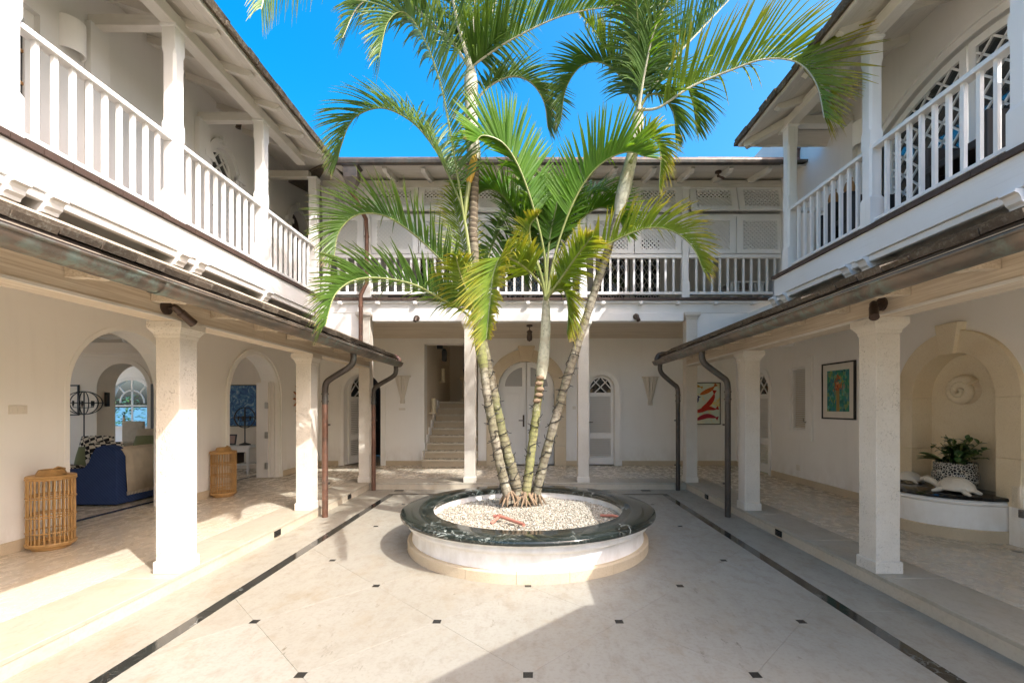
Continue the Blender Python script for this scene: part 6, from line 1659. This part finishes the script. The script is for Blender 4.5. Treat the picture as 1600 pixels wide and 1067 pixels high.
MB().box((-10.5, 11.35, .5), (-9.95, 11.9, .60)).build('seat', M['oat'], t, bevel=.02); MB().box((-10.5, 11.84, .6), (-9.95, 11.92, 1.12)).build('backrest', M['oat'], t, bevel=.02)
for x in (-10.46, -9.99):
    for y in (11.4, 11.88): MB().sqloft(x, y, [(.018, FZ), (.024, .5)]).build('leg', M['teak'], t)

# ================================================================== STAIR HEAD AND BALCONY FURNITURE
t = T('stone_pedestal', 'carved stone pedestal on the stair landing', 'pedestal', (-1.78, 13.3, 1.63)); zb_0 = FZ + .168*9
MB().sqloft(-1.78, 13.3, [(.17, zb_0), (.17, zb_0+.08), (.12, zb_0+.12), (.115, zb_0+.55), (.15, zb_0+.60), (.17, zb_0+.64), (.17, zb_0+.70)]).build('shaft', M['coral_warm'], t, bevel=.008)
MB().sqloft(-1.78, 13.3, [(.19, zb_0+.701), (.19, zb_0+.73)]).build('cap', M['coral_warm'], t)
t = T('urn_candle', 'dark urn with an ivory candle on the stair pedestal', 'candle holder', (-1.78, 13.3, zb_0+.73))
MB().lathe([(0, zb_0+.731), (.07, zb_0+.731), (.05, zb_0+.77), (.10, zb_0+.86), (.11, zb_0+.93), (.08, zb_0+.97), (0, zb_0+.97)], (-1.78, 13.3, 0), 20).build('urn', M['black'], t)
MB().tube([(-1.78, 13.3, zb_0+.97), (-1.78, 13.3, zb_0+1.28)], .055, 14).build('candle', M['candle'], t)
def wall_candle(y, z, label):
    t = T('wall_candle', label, 'wall light', (-2.43, y, z), 'stair wall candles')
    MB().tube([(-2.33, y, z), (-2.33, y, z+.34)], .05, 14).build('candle', M['candle'], t); MB().box((-2.43, y-.05, z-.04), (-2.27, y+.05, z-.001)).build('bracket', M['coral_warm'], t)
wall_candle(11.3, 1.36, 'thick ivory wall candle low on the stair wall'); wall_candle(12.6, 2.2, 'ivory wall candle high on the stair wall'); 
t = T('hanging_light', 'black iron wall lantern in the top of the stair opening', 'wall light', (-2.2, 11.3, 3.0))
MB().box((-2.25, 11.3, 2.93), (-2.12, 11.42, 3.3)).build('bracket', M['black'], t); MB().sqloft(-2.08, 11.4, [(.04, 2.62), (.055, 2.66), (.055, 2.88), (.03, 2.93)]).build('lantern_body', M['black'], t)
# chairs on the right balcony
def wicker_chair(x, y, rot, label, mat, hb=.92):
    t = T('wicker_chair', label, 'chair', (x, y, BF), 'balcony chairs'); Rz = Matrix.Rotation(rot, 3, 'Z'); C = Vector((x, y, BF))
    def B(a, b, nm, bev=.015):
        a, b = Vector(a), Vector(b); MB().obox(C + Rz @ ((a+b)/2), tuple(b-a), Rz).build(nm, mat, t, bevel=bev)
    B((-.3,-.3,.34), (.3,.3,.42), 'seat'); B((-.3,.24,.42), (.3,.31,hb), 'backrest'); B((-.33,-.3,.02), (-.27,.3,.62), 'arm_panel'); B((.27,-.3,.02), (.33,.3,.62), 'arm_panel')
    for sx in (-.29, .25):
        for sy in (-.29, .25): B((sx, sy, 0), (sx+.04, sy+.04, .34), 'leg', .003)
    m = MB()
    for k2 in range(9): q = C + Rz @ Vector((-.26+.065*k2, .235, .44)); q2 = C + Rz @ Vector((-.26+.065*k2, .235, hb-.03)); m.tube([q, q2], .008, 5)
    m.build('weave', mat, t)
wicker_chair(4.24, 4.26, radians(-90), 'dark woven chair behind the near right balcony rail', M['wicker'], .88)
wicker_chair(4.22, 5.85, radians(-90), 'dark woven chair behind the farther right balcony rail', M['wicker'], .66)
for i, (y, lab) in enumerate(((5.70, 'small carved teak bird, tallest of the pair on the right balcony'), (6.0, 'small carved teak figure, shorter of the pair on the right balcony'))):
    t = T('wooden_figure', lab, 'figurine', (4.0, y, 4.16)); h_ = .22-.05*i
    MB().box((3.93, y-.05, 3.44), (4.07, y+.05, 4.155)).build('stand', M['wicker'], t); MB().lathe([(0, 4.156), (.055, 4.156), (.065, 4.20), (.05, 4.27), (.03, 4.30), (.035, 4.33), (0, 4.16+h_)], (4.0, y, 0), 14).build('figure', M['teak'], t)
t = T('side_table', 'white slatted table at the right end of the back balcony', 'table', (4.2, 8.95, BF))
MB().box((3.85, 8.75, 3.86), (4.6, 9.25, 3.89)).build('top', M['white'], t)
for x in (3.9, 4.5):
    for y in (8.8, 9.18): MB().sqloft(x, y, [(.02, BF), (.02, 3.86)]).build('leg', M['white'], t)
for i in range(6): MB().box((3.9+i*.11, 8.77, 3.70), (3.93+i*.11, 8.79, 3.85)).build('slat', M['white'], t)
for x, lab in ((-2.45, 'dark low chest on the back balcony near the left posts'), (.55, 'dark low chest on the back balcony behind the middle palm')):
    t = T('low_chest', lab, 'chest', (x, 9.2, BF)); MB().box((x-.3, 9.0, BF), (x+.3, 9.4, BF+.28)).build('body', M['dark_wood'], t); MB().box((x-.31, 8.99, BF+.281), (x+.31, 9.41, BF+.32)).build('lid', M['dark_wood'], t)
rb_ = random.Random(9)
for bx, by, hz, lab in ((-15.2, 17.2, 2.0, 'green garden bush outside the far arched window, left'), (-13.6, 17.8, 1.4, 'low green garden bush outside the far arched window, right')):
    t = T('garden_bush', lab, 'bush', (bx, by, -.12)); m = MB()
    for i in range(420):
        a = rb_.uniform(0, 2*pi); z = rb_.uniform(.1, 1)*hz; r = .75*sqrt(rb_.random())*(1-.5*abs(z/hz-.45)); leafblade(m, Vector((bx+r*cos(a), by+r*sin(a), z-.1)), Vector((cos(a), sin(a), rb_.uniform(-.3, .8))), rb_.uniform(.12, .26), .08, K=4)
    m.build('foliage', M['foliage'], t); MB().tube([(bx, by, -.12), (bx+.03, by, hz*.6)], [.06, .03], 8).build('stem', M['root'], t)
# sea and garden seen through the far window
w_ = MB(); w_.box((-1500, -900, -3.2), (-19, 2200, -3.0)); w_ = w_.build('sea', simple('blue sea', (.05,.13,.19), .3), None); w_["kind"] = 'structure'
